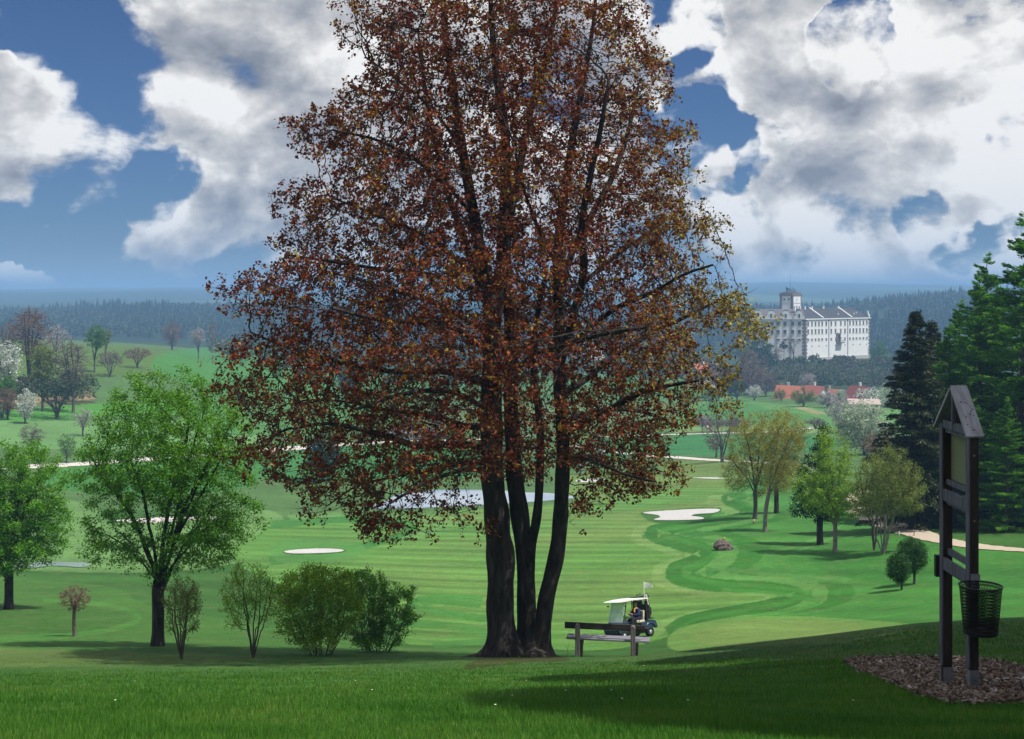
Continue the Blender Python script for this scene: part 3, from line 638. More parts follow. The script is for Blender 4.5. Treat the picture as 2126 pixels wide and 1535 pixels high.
# ------------------------------------------------------------------ the big copper maple with its cluster of stems
MY = 31.0; mb = gpt(1075, 1364); MY = mb[1]; ms = MY/F
def mpt(px, py, dy=0.0): return np.array(((px-CX)/F*(MY+dy)-mb[0], dy, -(py-H)/F*(MY+dy)-mb[2]))
maple = thing('maple_tree', 'huge copper leaved maple with a cluster of dark stems rising beside the bench', 'tree', mb)
STEMS = [
 # (px,py,radius px,dy)
 [(1043,1372,46,-.1),(1043,1350,37,-.1),(1043,1320,31,-.1),(1041,1280,29,-.1),(1040,1220,27.5,-.1),(1038,1160,28.5,-.1),(1038,1143,29.5,-.1),(1033,1110,26,-.1),(1030,1060,25.5,-.1),(1026,1025,24,-.1),(1022,960,23.5,-.1),(1020,900,23,-.05),(1020,840,22,0),(1021,780,21,0),(1022,720,20,.1),(1022,660,19,.1),(1018,620,17,.1),(1004,560,14,.1),(990,490,12.5,.2),(978,410,11,.3),(962,320,10,.3),(948,240,9,.4),(937,150,8,.4),(925,60,7,.5),(915,-60,5,.5),(905,-180,3,.6)],
 [(1096,1370,38,.35),(1096,1345,28,.35),(1096,1310,22,.35),(1094,1260,20,.35),(1091,1200,19,.35),(1090,1150,19,.35),(1083,1100,19,.4),(1076,1050,19,.4),(1070,1000,18,.5),(1066,950,17,.5),(1063,890,16,.6),(1060,820,15,.7),(1062,740,14,.8),(1060,670,13,.9),(1052,600,12,1.0),(1050,520,11,1.0),(1062,430,10,1.1),(1080,340,9,1.1),(1100,240,7.5,1.2),(1128,140,6,1.2),(1150,40,5,1.3),(1165,-80,3,1.3)],
 [(1091,1200,16,.35),(1098,1165,12,.3),(1104,1130,10,.25),(1112,1090,9.5,.2),(1118,1040,9,.1),(1121,985,8.5,.0),(1122,930,8,-.2),(1118,860,7.5,-.4),(1110,790,7,-.6),(1108,720,6,-.8),(1118,640,5,-1),(1135,560,4,-1.2)],
 [(1118,1372,30,.3),(1122,1340,22,.3),(1128,1290,18,.3),(1135,1240,17,.3),(1146,1190,17,.25),(1157,1140,16.5,.2),(1163,1090,15.5,.1),(1166,1040,15,.0),(1168,990,14.5,-.1),(1168,930,14,-.1),(1166,870,13.5,-.1),(1163,800,13,-.1),(1161,730,12.5,0),(1160,660,12,.1),(1158,590,11,.2),(1160,510,10,.3),(1168,430,9,.4),(1180,340,8,.5),(1196,250,7,.6),(1215,150,5.5,.7),(1232,50,4,.8),(1240,-60,2.5,.9)],
 [(1021,720,15,.1),(1032,640,14,.2),(1040,560,13.5,.2),(1046,480,13,.1),(1050,400,12,0),(1050,320,10,-.2),(1045,240,9,-.3),(1030,150,7.5,-.4),(1022,60,6,-.5),(1015,-60,4,-.5)],
 [(1162,760,9,0),(1190,660,8.5,-.6),(1212,560,8,-1.2),(1208,470,7,-1.6),(1222,380,6,-1.9),(1245,280,5,-2.2),(1262,180,3.5,-2.4)],
 [(1018,640,10,.1),(985,560,8.5,.8),(958,480,8,1.4),(930,400,7,2.0),(905,300,6,2.5),(885,200,5,2.8),(870,90,4,3.0)],
 [(1160,610,8,.2),(1190,520,7.5,1.0),(1232,440,7,1.6),(1275,360,6,2.2),(1305,270,5,2.6),(1325,180,3.5,2.9)],
]
LIMBS = [  # low limbs sweeping out sideways
 [(1022,935,11,0),(975,925,10,-.3),(920,922,9.5,-.8),(860,925,9,-1.2),(800,905,8,-1.6),(740,890,6.5,-2),(680,880,5,-2.2),(610,890,3.5,-2.4)],
 [(1022,890,9,0),(970,885,8,.7),(915,868,7.5,1.3),(860,858,7,2),(790,850,6,2.8),(720,835,4.5,3.4),(640,830,3,4)],
 [(1022,860,8,0),(990,838,7,-1),(940,815,6.5,-2),(880,812,6,-3),(810,825,5,-4),(740,850,3.5,-4.8)],
 [(1020,800,10,0),(960,778,9,.3),(890,772,8.5,.5),(820,772,8,.6),(740,760,7,.6),(660,740,5.5,.5),(580,715,4,.3),(520,690,2.6,.2)],
 [(1020,740,9,0),(975,700,8,-1),(915,672,7.5,-2),(850,668,7,-3),(770,660,5.5,-4),(690,640,4,-4.8)],
 [(1020,700,9,.1),(960,660,8,1.2),(895,625,7,2.4),(820,605,6,3.4),(740,580,4.5,4.2),(660,560,3,5)],
 [(1010,610,8,.1),(960,590,7,-.6),(890,570,6,-1.1),(800,560,5,-1.6),(700,545,4,-2),(600,530,3,-2.2)],
 [(1008,590,7,.1),(950,540,6.5,.9),(880,490,5.5,1.4),(790,450,4.5,1.8),(700,415,3.2,2)],
 [(985,450,6,.2),(930,390,5.5,-.9),(860,330,4.8,-1.6),(780,290,4,-2),(690,270,3,-2.3)],
 [(960,310,5,.3),(900,230,4.5,.9),(830,170,3.6,1.2),(760,120,3,1.4)],
 [(1166,900,10,0),(1210,880,9,-.6),(1265,850,8,-1.2),(1330,815,7,-1.9),(1390,800,5.5,-2.6),(1450,790,4,-3)],
 [(1166,880,8,0),(1215,860,7.5,1),(1280,850,7,2),(1350,860,5.5,3),(1410,890,4,3.8)],
 [(1164,820,9,0),(1215,790,8,.5),(1270,745,7.5,.8),(1340,700,6.5,1),(1410,665,5,1.1),(1480,630,3.5,1.2),(1540,600,2.4,1.2)],
 [(1022,800,9,.2),(1060,775,8.5,-1),(1120,735,8,-2.2),(1190,710,7,-3.4),(1270,690,6,-4.5),(1340,680,4.5,-5.2)],
 [(1162,740,8,0),(1215,690,7,-1),(1280,640,6.5,-1.8),(1350,610,5.5,-2.4),(1420,570,4,-3),(1480,550,2.8,-3.2)],
 [(1160,650,7,.1),(1210,590,6.5,1.2),(1280,530,6,2),(1350,480,4.6,2.8),(1420,430,3.4,3.3)],
 [(1166,960,7,0),(1200,950,6,-1.2),(1240,962,5,-2.2),(1300,985,4,-3),(1360,1000,3,-3.6)],
 [(1024,985,7,0),(980,975,6,-1.5),(930,985,5,-2.6),(870,1010,4,-3.6),(810,1045,3,-4.2)],
 [(1022,960,7,0),(975,960,6,1),(900,975,5,2),(820,990,4,3),(740,1010,3,3.6),(680,1050,2.2,4)],
 [(1062,760,7,.8),(1090,720,6,2.2),(1130,690,5,3.5),(1190,670,4,4.6)],
 [(1160,560,6,.2),(1120,480,5,-1.2),(1090,400,4.2,-2.2),(1070,320,3.2,-3)],
]
def polyP(pts):
    L_ = smooth_line(pts, 6); step = .16; out = [mpt(*L_[0][[0, 1]], L_[0][3])]; rr = [L_[0][2]*ms]
    for p in L_[1:]:
        a = mpt(p[0], p[1], p[3]); d = np.linalg.norm(a-out[-1])
        if d >= step or p is L_[-1]: out.append(a); rr.append(p[2]*ms)
    return np.array(out), np.array(rr)
rg = np.random.default_rng(77)
P0 = []; par0 = []; tb = MB(); R0 = []
def attach(pts, k, bump=.05):
    P, rr = polyP(pts); base = len(P0)
    if base:
        d = np.linalg.norm(np.array(P0)-P[0], axis=1); pr = int(d.argmin())
    else: pr = -1
    for i, p in enumerate(P):
        P0.append(tuple(p)); par0.append(pr if i == 0 else base+i-1); R0.append(rr[i])
    n = len(P); vs = []; prev = None
    for i in range(n):
        d = nrm(P[min(i+1, n-1)]-P[max(i-1, 0)])
        u = nrm(np.cross(d, (0.2, 1, 0.1))); w_ = np.cross(u, d)
        for j in range(k):
            t = 2*PI*j/k; z = P[i][2]; x0 = P[i][0]
            b = 1+bump*(math.sin(3*t+z*1.7+x0)+.7*math.sin(5*t-z*3.1)+.6*math.sin(2*t+z*5.3)+.5*math.sin(t+z*2.3+x0*3))
            if z < .9 and k > 12: b += .55*max(0, (.9-z)/.9)**2*(.55+.45*math.sin(5*t+x0*4))
            vs.append(P[i]+(u*math.cos(t)+w_*math.sin(t))*rr[i]*b)
    tb.add(vs, [(i*k+j, i*k+(j+1) % k, (i+1)*k+(j+1) % k, (i+1)*k+j) for i in range(n-1) for j in range(k)], True)
for i, s_ in enumerate(STEMS): attach(s_, 20 if i < 4 else 12, .055 if i < 4 else .05)
for s_ in LIMBS: attach([(a, b, c*.72, d) for a, b, c, d in s_], 9, .12)
n0 = len(P0)
# crown outline: left/right edge of the foliage at each row of the photograph
CL = [(-200,800,1180),(-100,740,1260),(0,672,1335),(60,668,1352),(90,735,1372),(140,705,1385),(200,662,1398),(260,612,1440),(320,600,1462),(400,580,1480),(470,592,1497),(500,540,1500),(560,500,1530),(600,470,1568),(650,470,1560),(700,452,1552),(760,432,1545),(800,436,1500),(860,442,1462),(920,450,1440),(960,490,1430),(1000,540,1400),(1040,585,1300),(1075,640,1240),(1100,700,1200),(1125,740,1150)]
cr = np.array([c[0] for c in CL], float)
def edge(py): return np.interp(py, cr, [c[1] for c in CL]), np.interp(py, cr, [c[2] for c in CL])
A = []
while len(A) < 12500:
    py = rg.uniform(-190, 1115); l, r_ = edge(py); c = (l+r_)/2; hw = (r_-l)/2; t = math.sqrt(rg.uniform(0, 1))
    if rg.uniform() < .3: t = rg.uniform(.75, 1)
    a = rg.uniform(0, 2*PI); hw *= 1+.075*math.sin(py/27.+2*math.cos(a))+.055*math.sin(py/13.+5*math.cos(a)); u = c+hw*t*math.cos(a); dy = hw*ms*.85*t*math.sin(a)
    if py > 990 and (1000 < u < 1190 or t < .5 or rg.uniform() < .25): continue
    if py > 1000 and 820 < u < 1320 and rg.uniform() < .55: continue
    if py > 1060 and u > 1200: continue
    # break the outline into lobes
    if t > .8 and math.sin(py/31.+a*2)+math.sin(py/17.-a*3)+math.sin(u/41.) < -.7: continue
    A.append(mpt(u, py, dy))
P, par = grow(np.array(A), np.array(P0), np.array(par0), .18, .25, rg, trop=(0, 0, .03), jit=.22, maxn=45000, maxit=110)
r, tips = radii(par, .0065, .30)
r[n0:] = np.minimum(.0065*tips[n0:]**.52, .075)
r[:n0] = np.array(R0)*.8
V, q = limbs(P, par, r, skip=n0); V0 = np.array(tb.v); q0 = np.array(tb.f)
mk('trunk', np.concatenate([V0, V]), np.concatenate([q0, q+len(V0)]), BARK_DARK, maple, smooth=True)
sel = np.arange(len(P))[(np.arange(len(P)) >= n0) & (tips <= 5)]
dirs = nrm(P-P[np.maximum(par, 0)]+1e-6)
# fine twigs
jj = np.repeat(sel, 2); dd = nrm(dirs[jj]+rg.normal(0, .55, (len(jj), 3))); ln = rg.uniform(.15, .42, len(jj))[:, None]
wv = nrm(np.cross(dd, rg.normal(0, 1, dd.shape)))*.006; a0 = P[jj]; e0 = a0+dd*ln
Vt = np.stack([a0-wv, a0+wv, e0], 1).reshape(-1, 3)
# leaf clusters sit at twig ends
pk = np.where(e0[:, 2] < 8.5, .45, .54)+.40*(np.sin(e0[:, 0]*1.9+e0[:, 2]*.8)*np.sin(e0[:, 2]*2.3-e0[:, 1]*1.1)+np.sin(e0[:, 1]*2.1+e0[:, 2]*1.4)*np.sin(e0[:, 0]*1.3+1))
cl = e0[rg.uniform(0, 1, len(e0)) < pk]; nl = rg.poisson(10.5, len(cl)); ii = np.repeat(np.arange(len(cl)), nl)
C = cl[ii]+rg.normal(0, .065, (len(ii), 3)); Vl, ql = cards(C, .090, .70, rg, szv=.5); tw = np.arange(len(Vt)).reshape(-1, 3)+len(Vl)
mk('crown', np.concatenate([Vl, Vt]), [ql, tw], None, maple, mats=[LM['maple'], BARK_DARK], midx=np.concatenate([np.zeros(len(ql)), np.ones(len(tw))]))
print('maple nodes', len(P), 'leaves', len(C), round(time.time()-T0, 1))
# earth mound and roots at the foot
rb_ = MB()
for a, l, z in ((200, 1.5, .12), (185, 1.1, .08), (230, .8, .1), (345, .6, .1), (-15, .7, .07), (300, .7, .09), (265, .9, .08)):
    a = rad(a); c0 = mpt(1060 if l > 1 and math.cos(a) < 0 else 1110, 1362, 0); pts = []
    for t in np.linspace(0, 1, 7):
        x = c0[0]+math.cos(a)*l*t+.06*math.sin(t*7); y = math.sin(a)*l*.8*t; zz = float(gz(mb[0]+x, mb[1]+y))-mb[2]; pts.append((x, y, zz+z*(1-t)-.02))
    rb_.tube(pts, [.17*(1-t)+.03 for t in np.linspace(0, 1, 7)], 8)
rb_.build('roots', BARK_MID, maple)
# ------------------------------------------------------------------ trees on the left
T = px_tree
T('broadleaf_tree', 'big fresh green tree with many upswept limbs, right of the small pollard', 'tree', 327, 1342,
  [(345,920,170,165),(230,985,95,110),(440,960,110,150),(420,1110,120,85),(230,1120,80,80),(330,1130,95,95),(480,1080,90,60)], 'green', BARK_DARK, natt=3600, step=.22, kill=.30, rb=.21, r0=.006, fork=.22, leaders=16, leaf_n=1.0, size=.085, jit=.12, thr=5, seed=3, trop=(0, 0, .10), depth=.8,
  stems=1)
T('broadleaf_tree', 'dense green tree cut by the left edge of the picture', 'tree', 18, 1265,
  [(30,1010,110,105),(-50,1060,110,110),(80,1090,72,90),(0,1130,120,70)], 'green', BARK_DARK, natt=2600, step=.26, kill=.34, rb=.22, r0=.007, fork=.25, leaders=10, leaf_n=1.8, size=.115, jit=.16, thr=5, seed=4, trop=(0, 0, .08))
T('pollard_tree', 'small bare pollard with a round head of reddish twigs on the left lawn', 'tree', 155, 1322,
  [(155,1243,36,30)], 'rust', BARK_TWIG, natt=420, step=.07, kill=.09, rb=.07, r0=.006, fork=.52, leaf_n=.6, size=.06, aspect=.3, jit=.04, thr=3, seed=5, twig=1, alongw=.7)
T('shrub', 'dark olive vase-shaped shrub standing before the big green tree trunk', 'shrub', 377, 1370,
  [(377,1245,46,48),(375,1290,34,40)], 'olive', BARK_TWIG, natt=900, step=.11, kill=.14, rb=.07, r0=.006, fork=.38, stems=9, spread=.22, leaf_n=.75, size=.05, aspect=.5, jit=.07, thr=4, seed=6, twig=2)
T('shrub', 'airy half bare shrub with sparse pale green leaves, left of the green bush', 'shrub', 525, 1366,
  [(515,1225,62,70),(545,1250,45,60),(495,1270,40,50)], 'sunny', BARK_MID, natt=950, step=.13, kill=.18, rb=.06, r0=.006, fork=.32, stems=6, spread=.28, leaf_n=.42, size=.05, aspect=.55, jit=.09, thr=4, seed=7, twig=2)
T('bush', 'rounded bright green bush with twiggy top beside the lawn edge', 'bush', 668, 1360,
  [(650,1245,88,66),(715,1255,50,60),(655,1210,80,40),(655,1300,84,50)], 'sunny', BARK_MID, natt=1600, step=.12, kill=.17, rb=.05, r0=.006, fork=.28, stems=18, spread=.75, base_r=.45, leaf_n=1.4, size=.07, aspect=.6, jit=.09, thr=4, seed=8, twig=1)
T('bush', 'loose green bush with long sprays arching to the right', 'bush', 785, 1354,
  [(775,1255,60,65),(815,1280,50,45),(750,1215,60,40),(845,1230,35,16),(850,1277,36,12),(778,1315,66,38)], 'green', BARK_TWIG, natt=1500, step=.12, kill=.17, rb=.05, r0=.006, fork=.26, stems=16, spread=.6, base_r=.4, leaf_n=1.3, size=.065, aspect=.55, jit=.08, thr=4, seed=9, twig=2)
# ------------------------------------------------------------------ trees on the right-hand lawn
kw = dict(bark=BARK_PALE)
T('broadleaf_tree', 'yellow-green tree, farthest left of the group above the sand bunker', 'tree', 1567, 1078,
  [(1560,930,56,75),(1600,900,52,58),(1530,980,40,50),(1590,985,40,48)], 'yellow', BARK_MID, natt=1500, step=.32, kill=.45, rb=.22, r0=.012, fork=.26, leaf_n=.75, size=.13, jit=.22, thr=5, seed=10, trop=(0, 0, .12), twig=1, group=None)
T('broadleaf_tree', 'leaning pale-trunked tree with thin yellow leaves and a scarred foot', 'tree', 1588, 1104,
  [(1635,910,42,62),(1625,985,48,48),(1610,940,40,60)], 'yellow', BARK_PALE, natt=1100, step=.32, kill=.45, rb=.19, r0=.012, fork=.34, leaf_n=.55, size=.12, jit=.22, thr=5, seed=11, lean=.12, trop=(0, 0, .12), twig=1)
T('broadleaf_tree', 'olive tree with a dark forked trunk behind the leaning one', 'tree', 1612, 1066,
  [(1632,960,46,60),(1650,910,36,40)], 'olive', BARK_DARK, natt=900, step=.34, kill=.48, rb=.26, r0=.012, fork=.30, leaf_n=.75, size=.13, jit=.22, thr=5, seed=12, twig=1)
T('broadleaf_tree', 'bright lime green tree with a pale trunk in the middle of the right lawn', 'tree', 1733, 1147,
  [(1730,960,50,72),(1745,1030,62,58),(1690,1020,50,58),(1722,905,26,28)], 'lime', BARK_PALE, natt=1900, step=.26, kill=.36, rb=.17, r0=.010, fork=.26, leaf_n=1.0, size=.125, jit=.17, thr=5, seed=13, trop=(0, 0, .12))
T('spreading_tree', 'slender olive tree standing just left of the many-stemmed one by the gravel path', 'tree', 1815, 1143,
  [(1810,1000,42,62),(1795,1040,32,36)], 'olive', BARK_MID, natt=800, step=.26, kill=.36, rb=.13, r0=.010, fork=.3, stems=3, spread=.18, leaf_n=.75, size=.11, jit=.16, thr=5, seed=14, twig=1)
T('spreading_tree', 'many-stemmed olive green tree with a stout pale foot by the gravel path', 'tree', 1833, 1151,
  [(1850,985,52,66),(1870,1030,52,45),(1830,1035,40,42),(1895,1000,32,40)], 'olive', BARK_PALE, natt=1500, step=.26, kill=.36, rb=.17, r0=.010, fork=.24, stems=4, spread=.3, leaf_n=.85, size=.115, jit=.17, thr=5, seed=15, twig=1)
T('round_shrub', 'smaller of the two clipped dark green balls, nearer one on the lawn', 'shrub', 1872, 1225,
  [(1865,1180,27,32)], 'box', BARK_MID, natt=500, step=.10, kill=.14, rb=.06, r0=.008, fork=.3, leaf_n=3.0, size=.075, jit=.10, thr=5, seed=16, cover=2500)
T('round_shrub', 'larger of the two clipped dark green balls, behind the other', 'shrub', 1898, 1213,
  [(1893,1153,34,38)], 'box', BARK_MID, natt=700, step=.11, kill=.15, rb=.07, r0=.008, fork=.3, leaf_n=3.0, size=.0755, jit=.11, thr=5, seed=17, cover=4000)
T('bare_tree', 'bare grey tree beside the pale path above the right fairway', 'tree', 1500, 960,
  [(1505,880,42,42),(1490,905,38,30)], 'twig', BARK_MID, natt=520, step=.9, kill=1.2, rb=.32, r0=.035, fork=.25, leaf_n=.25, size=.5, aspect=.14, jit=.4, thr=4, seed=18, twig=2, alongw=.7)
T('bare_tree', 'small bare tree half hidden left of the yellow-green trees', 'tree', 1487, 950,
  [(1486,920,22,20)], 'twig', BARK_MID, natt=220, step=.7, kill=1.0, rb=.2, r0=.035, fork=.3, leaf_n=.3, size=.5, aspect=.14, jit=.4, thr=4, seed=19, twig=1, alongw=.7)
# blossom behind them
T('blossom_tree', 'broad greenish white blossoming tree behind the lime green one', 'tree', 1795, 945, [(1792,875,55,46),(1815,905,50,38),(1765,900,34,36)], 'palegreen', BARK_DARK, natt=700, step=.7, kill=1.0, rb=.3, r0=.03, fork=.2, leaf_n=1.8, size=.42, jit=.55, thr=4, seed=20, cover=1500)
T('blossom_tree', 'pale lilac blossoming tree left of the broad white one', 'tree', 1742, 900, [(1742,852,32,32),(1755,865,30,26)], 'lilac', BARK_MID, natt=450, step=.8, kill=1.2, rb=.3, r0=.03, fork=.2, leaf_n=.9, size=.45, jit=.6, thr=4, seed=21)
T('blossom_tree', 'white blossoming tree with dark limbs in front of the red-roofed house on the right', 'tree', 1806, 850, [(1803,822,30,20),(1820,832,20,18)], 'white', BARK_DARK, natt=380, step=1.1, kill=1.5, rb=.4, r0=.06, fork=.25, leaf_n=.8, size=.8, jit=.7, thr=4, seed=22)
T('broadleaf_tree', 'pinkish budding tree behind the many-stemmed tree', 'tree', 1836, 985, [(1830,925,45,32)], 'rust', BARK_MID, natt=500, step=.6, kill=.9, rb=.25, r0=.025, fork=.3, leaf_n=.55, size=.3, jit=.4, thr=4, seed=23)

# ------------------------------------------------------------------ conifers
def conifer(name, label, loc, h, rad_, leaf, seed, kind='spruce', first=.08, group=None, dens=1.0):
    rg = np.random.default_rng(seed); root = thing(name, label, 'tree', loc, group=group)
    tb = MB(); tb.tube([(0, 0, -.5), (0, 0, h*.3), (.02*h, 0, h*.6), (.02*h, 0, h)], [h*.017, h*.013, h*.008, .02], 8)
    tb.build('trunk', BARK_DARK if kind == 'spruce' else BARK_MID, root)
    C = []; AL = []; SEG0 = []; SEG1 = []; SR = []
    z = h*first
    while z < h*.985:
        t = (z-h*first)/(h*(1-first)); L0 = rad_*((1-t)**.85)*(.85 if t < .06 else 1)+.25
        for k in range(rg.integers(5, 8) if kind == 'spruce' else rg.integers(2, 6)):
            a = rg.uniform(0, 2*PI); Lb = L0*(rg.uniform(.65, 1.15) if kind == 'spruce' else rg.uniform(.5, 1.25)); up = (.25 if kind == 'spruce' else .30)+.5*t
            n = max(3, int(Lb/.45)); p = np.array((.02*h*min(1, z/h/.6), 0, z+rg.uniform(-.2, .2)*(1 if kind == 'spruce' else 4))); d = np.array((math.cos(a), math.sin(a), up*.6)); pts = [p]
            for i in range(n):
                s = i/n; droop = (-.55*s if kind == 'spruce' else -.35*s)+(.25*max(0, s-.7) if kind == 'spruce' else .35*max(0, s-.6))
                dd = nrm(d+np.array((0, 0, droop))+rg.normal(0, .07, 3)); p = p+dd*Lb/n; pts.append(p)
            for i in range(n): SEG0.append(pts[i]); SEG1.append(pts[i+1]); SR.append(max(.012, .012*Lb*(1-i/n)))
            pts = np.array(pts); m = int((28 if kind == 'spruce' else 24)*Lb*dens); s = rg.uniform(.08, 1, m)**.75*n; i0 = np.minimum(s.astype(int), n-1); fr = (s-i0)[:, None]
            base = pts[i0]*(1-fr)+pts[i0+1]*fr; dr = nrm(pts[i0+1]-pts[i0]); side = nrm(np.cross(dr, (0, 0, 1)))
            sgn = rg.choice([-1, 1], m)[:, None]; w_ = (1-s/n)[:, None]*.38*Lb+.12; off = side*sgn*w_*rg.uniform(0, 1, (m, 1))
            hang = np.zeros((m, 3)); hang[:, 2] = -np.abs(rg.normal(0, .14 if kind == 'spruce' else .10, m))-.25*np.abs(off).sum(1)*(.6 if kind == 'spruce' else .2)
            if kind == 'larch': hang[:, 2] += rg.uniform(0, .22, m)
            C.append(base+off+hang+rg.normal(0, .05, (m, 3))); AL.append(nrm(dr+side*sgn*.9+np.array((0, 0, -.35 if kind == 'spruce' else .15))))
        z += h*(.018 if kind == 'spruce' else .015)*(rg.uniform(.7, 1.3) if kind == 'spruce' else rg.uniform(.2, 1.9))*(1.25-.5*t)
    SEG0 = np.array(SEG0); SEG1 = np.array(SEG1); n = len(SEG0); PP = np.concatenate([SEG0, SEG1]); pr = np.concatenate([np.full(n, -1), np.arange(n)])
    V, q = limbs(PP, pr, np.concatenate([SR, SR])); mk('branches', V, q, BARK_MID if kind == 'larch' else BARK_DARK, root)
    C = np.concatenate(C); AL = np.concatenate(AL); V, q = cards(C, .42 if kind == 'spruce' else .40, .24 if kind == 'spruce' else .30, rg, AL, .72)
    mk('crown', V, q, LM[leaf], root); return root
def at(px, Y): x = (px-CX)/F*Y; return np.array((x, Y, float(gz(x, Y))))
sA = conifer('spruce_tree', 'dark drooping spruce at the left edge of the conifer stand', at(1893, 108), 19.8, 5.2, 'spruce', 31, first=.04, dens=1.5, group='conifers on the right bank')
copy_tree(sA, at(1940, 120), 2.1, 1.0, 'slim dark spruce just behind the drooping spruce', 'conifers on the right bank')
lA = conifer('larch_tree', 'tall bright green larch filling the right edge of the picture', at(2116, 112), 28.5, 8.8, 'larch', 32, 'larch', .03, dens=2.0, group='conifers on the right bank')
copy_tree(lA, at(2035, 122), 1.3, .86, 'fresh green larch rising behind the roofed sign', 'conifers on the right bank')
copy_tree(lA, at(1975, 116), 3.9, .66, 'low feathery larch between the spruces and the sign posts', 'conifers on the right bank')
copy_tree(lA, at(2250, 106), 5.0, .95, 'larch whose outer branches just reach the right edge', 'conifers on the right bank')
copy_tree(lA, at(2060, 128), 2.6, .95, 'larch behind, with open crown against the cloud right of the distant hill', 'conifers on the right bank')
copy_tree(lA, at(2165, 104), .7, .5, 'low wide larch beside the gravel path at the right edge', 'conifers on the right bank')
for px, Y, a, sc_, lb in ((2030, 108, .4, .38, 'young larch low on the bank behind the litter basket'), (1940, 111, 2.9, .32, 'young larch low on the bank left of the sign posts'), (2090, 103, 4.4, .40, 'young larch at the foot of the tallest one'), (2190, 118, 1.9, 1.05, 'larch standing last in the stand at the right edge'), (2000, 134, 3.3, .80, 'larch at the back of the stand above the sign roof')):
    copy_tree(lA, at(px, Y), a, sc_, lb, 'conifers on the right bank')
# broad trees standing beside and behind the viewpoint, outside the frame: they throw the shade that lies over the near lawn
def shade_tree():
    root = thing('broadleaf_tree', 'dense broadleaf tree outside the picture that shades the sign posts', 'tree', (12.3, 4.9, gz(12.3, 4.9)), group='trees beside the viewpoint')
    rg = np.random.default_rng(40); mb = MB(); mb.tube([(0, 0, -.4), (.1, 0, 3), (0, .1, 8), (.1, 0, 14)], [.4, .3, .22, .08], 10)
    for k in range(14):
        a = k*2.4; z = 5+k*.7; mb.tube([(0, 0, z), (math.cos(a)*2, math.sin(a)*2, z+1.2), (math.cos(a)*3.8, math.sin(a)*3.8, z+1.8)], [.12, .08, .03], 6)
    mb.build('trunk', BARK_DARK, root)
    d = nrm(rg.normal(0, 1, (26000, 3))); r = rg.uniform(.25, 1, (26000, 1))**.4; C = d*r*np.array((4.6, 4.6, 7.2))+np.array((0, 0, 13.5)); ok = np.sin(C[:, 0]*1.9)+np.sin(C[:, 1]*2.1+1)+np.sin(C[:, 2]*1.7) > -1.1; C = C[ok]
    V, q = cards(C, .34, .7, rg); mk('crown', V, q, LM['green2'], root); return root
sT = shade_tree()
for (x, y, a, s, lb) in ((12.9, 12, 1, 1.0, 'first along the right'), (15.5, 20, 2, 1.0, 'second along the right'), (18.2, 26.5, 3, 1.05, 'third along the right'), (15.5, 4, 5, 1.05, 'set back on the right'), (20, 13, .4, 1.05, 'farthest set back on the right')):
    copy_tree(sT, (x, y, gz(x, y)), a, s, 'broadleaf tree outside the picture, '+lb, 'trees beside the viewpoint')
# dark evergreen behind the lime tree
T('yew_tree', 'dark evergreen with a pointed top behind the lime green tree', 'tree', 1703, 1131, [(1705,930,22,62),(1690,1000,36,70),(1668,1045,32,42),(1715,1040,50,45)], 'dark', BARK_DARK, natt=1300, step=.3, kill=.42, rb=.26, r0=.012, fork=.2, leaf_n=2.0, size=.16, jit=.2, thr=5, seed=24)

# ------------------------------------------------------------------ background trees on the left ridge and in the valley
def far(name, label, cat, px, py, cx, cy, rx, ry, leaf, seed, Y=None, ln=9, natt=300, bark=BARK_MID, stems=1, sz=1.0, twig=0, fork=.22, cover=None, asp=.6, more=()):
    if Y is None: Y = Yof(px, py)
    s = Y/F; S = max(rx, ry)*s; st = S/8
    tw = leaf in ('twig', 'rust')
    return T(name, label, cat, px, py, [(cx, cy, rx, ry)]+list(more), leaf, bark, natt=natt, step=st, kill=st*1.35, rb=S*.055, r0=max(.009*S, .02), fork=fork, stems=stems, spread=.35,
             leaf_n=ln/9*(.42 if tw else 1.1), size=S*.085*sz*(1.3 if tw else 1), aspect=.16 if tw else asp, jit=st*.75, thr=4, seed=seed, Y=Y, twig=2 if tw else twig, alongw=.75 if tw else .2, cover=cover)
far('bare_tree', 'tall brownish tree with ruddy top on the left ridge', 'tree', 60, 770, 62, 690, 46, 56, 'rust', 101, Y=330, ln=14, natt=700, bark=BARK_DARK, more=[(62, 655, 24, 24)])
far('blossom_tree', 'white blossoming tree at the far left, below the tall brownish tree', 'tree', 14, 810, 12, 755, 34, 52, 'white', 102, Y=290, ln=10, natt=350)
far('bush', 'rounded olive tree beside the white blossom on the left', 'tree', 88, 802, 88, 755, 30, 42, 'olive', 103, Y=300, ln=16, natt=450)
far('bare_tree', 'bare grey-brown tree right of the rounded olive tree', 'tree', 152, 806, 148, 752, 38, 52, 'twig', 104, Y=300, ln=12, natt=600)
far('bare_tree', 'low hazy bare tree at the left edge of the ridge', 'tree', 14, 745, 14, 700, 26, 32, 'twig', 105, Y=380, ln=9)
far('bare_tree', 'pinkish bare tree between the tall brownish and the green ridge tree', 'tree', 116, 740, 116, 702, 28, 30, 'lilac', 106, Y=390, ln=4)
far('broadleaf_tree', 'green tree standing alone on the left ridge', 'tree', 196, 740, 200, 702, 25, 27, 'green2', 107, Y=375, ln=10, natt=350)
far('birch_tree', 'slim birch just right of the lone green ridge tree', 'tree', 219, 722, 221, 700, 11, 20, 'olive', 108, Y=390, ln=8, natt=200, bark=BARK_PALE)
far('bare_tree', 'rusty bare tree alone on the skyline of the meadow', 'tree', 357, 727, 357, 693, 22, 28, 'rust', 109, ln=12, natt=400)
far('bush', 'pale budding bush right of the rusty skyline tree', 'bush', 412, 722, 410, 698, 20, 20, 'lilac', 110, Y=520, ln=7, natt=250)
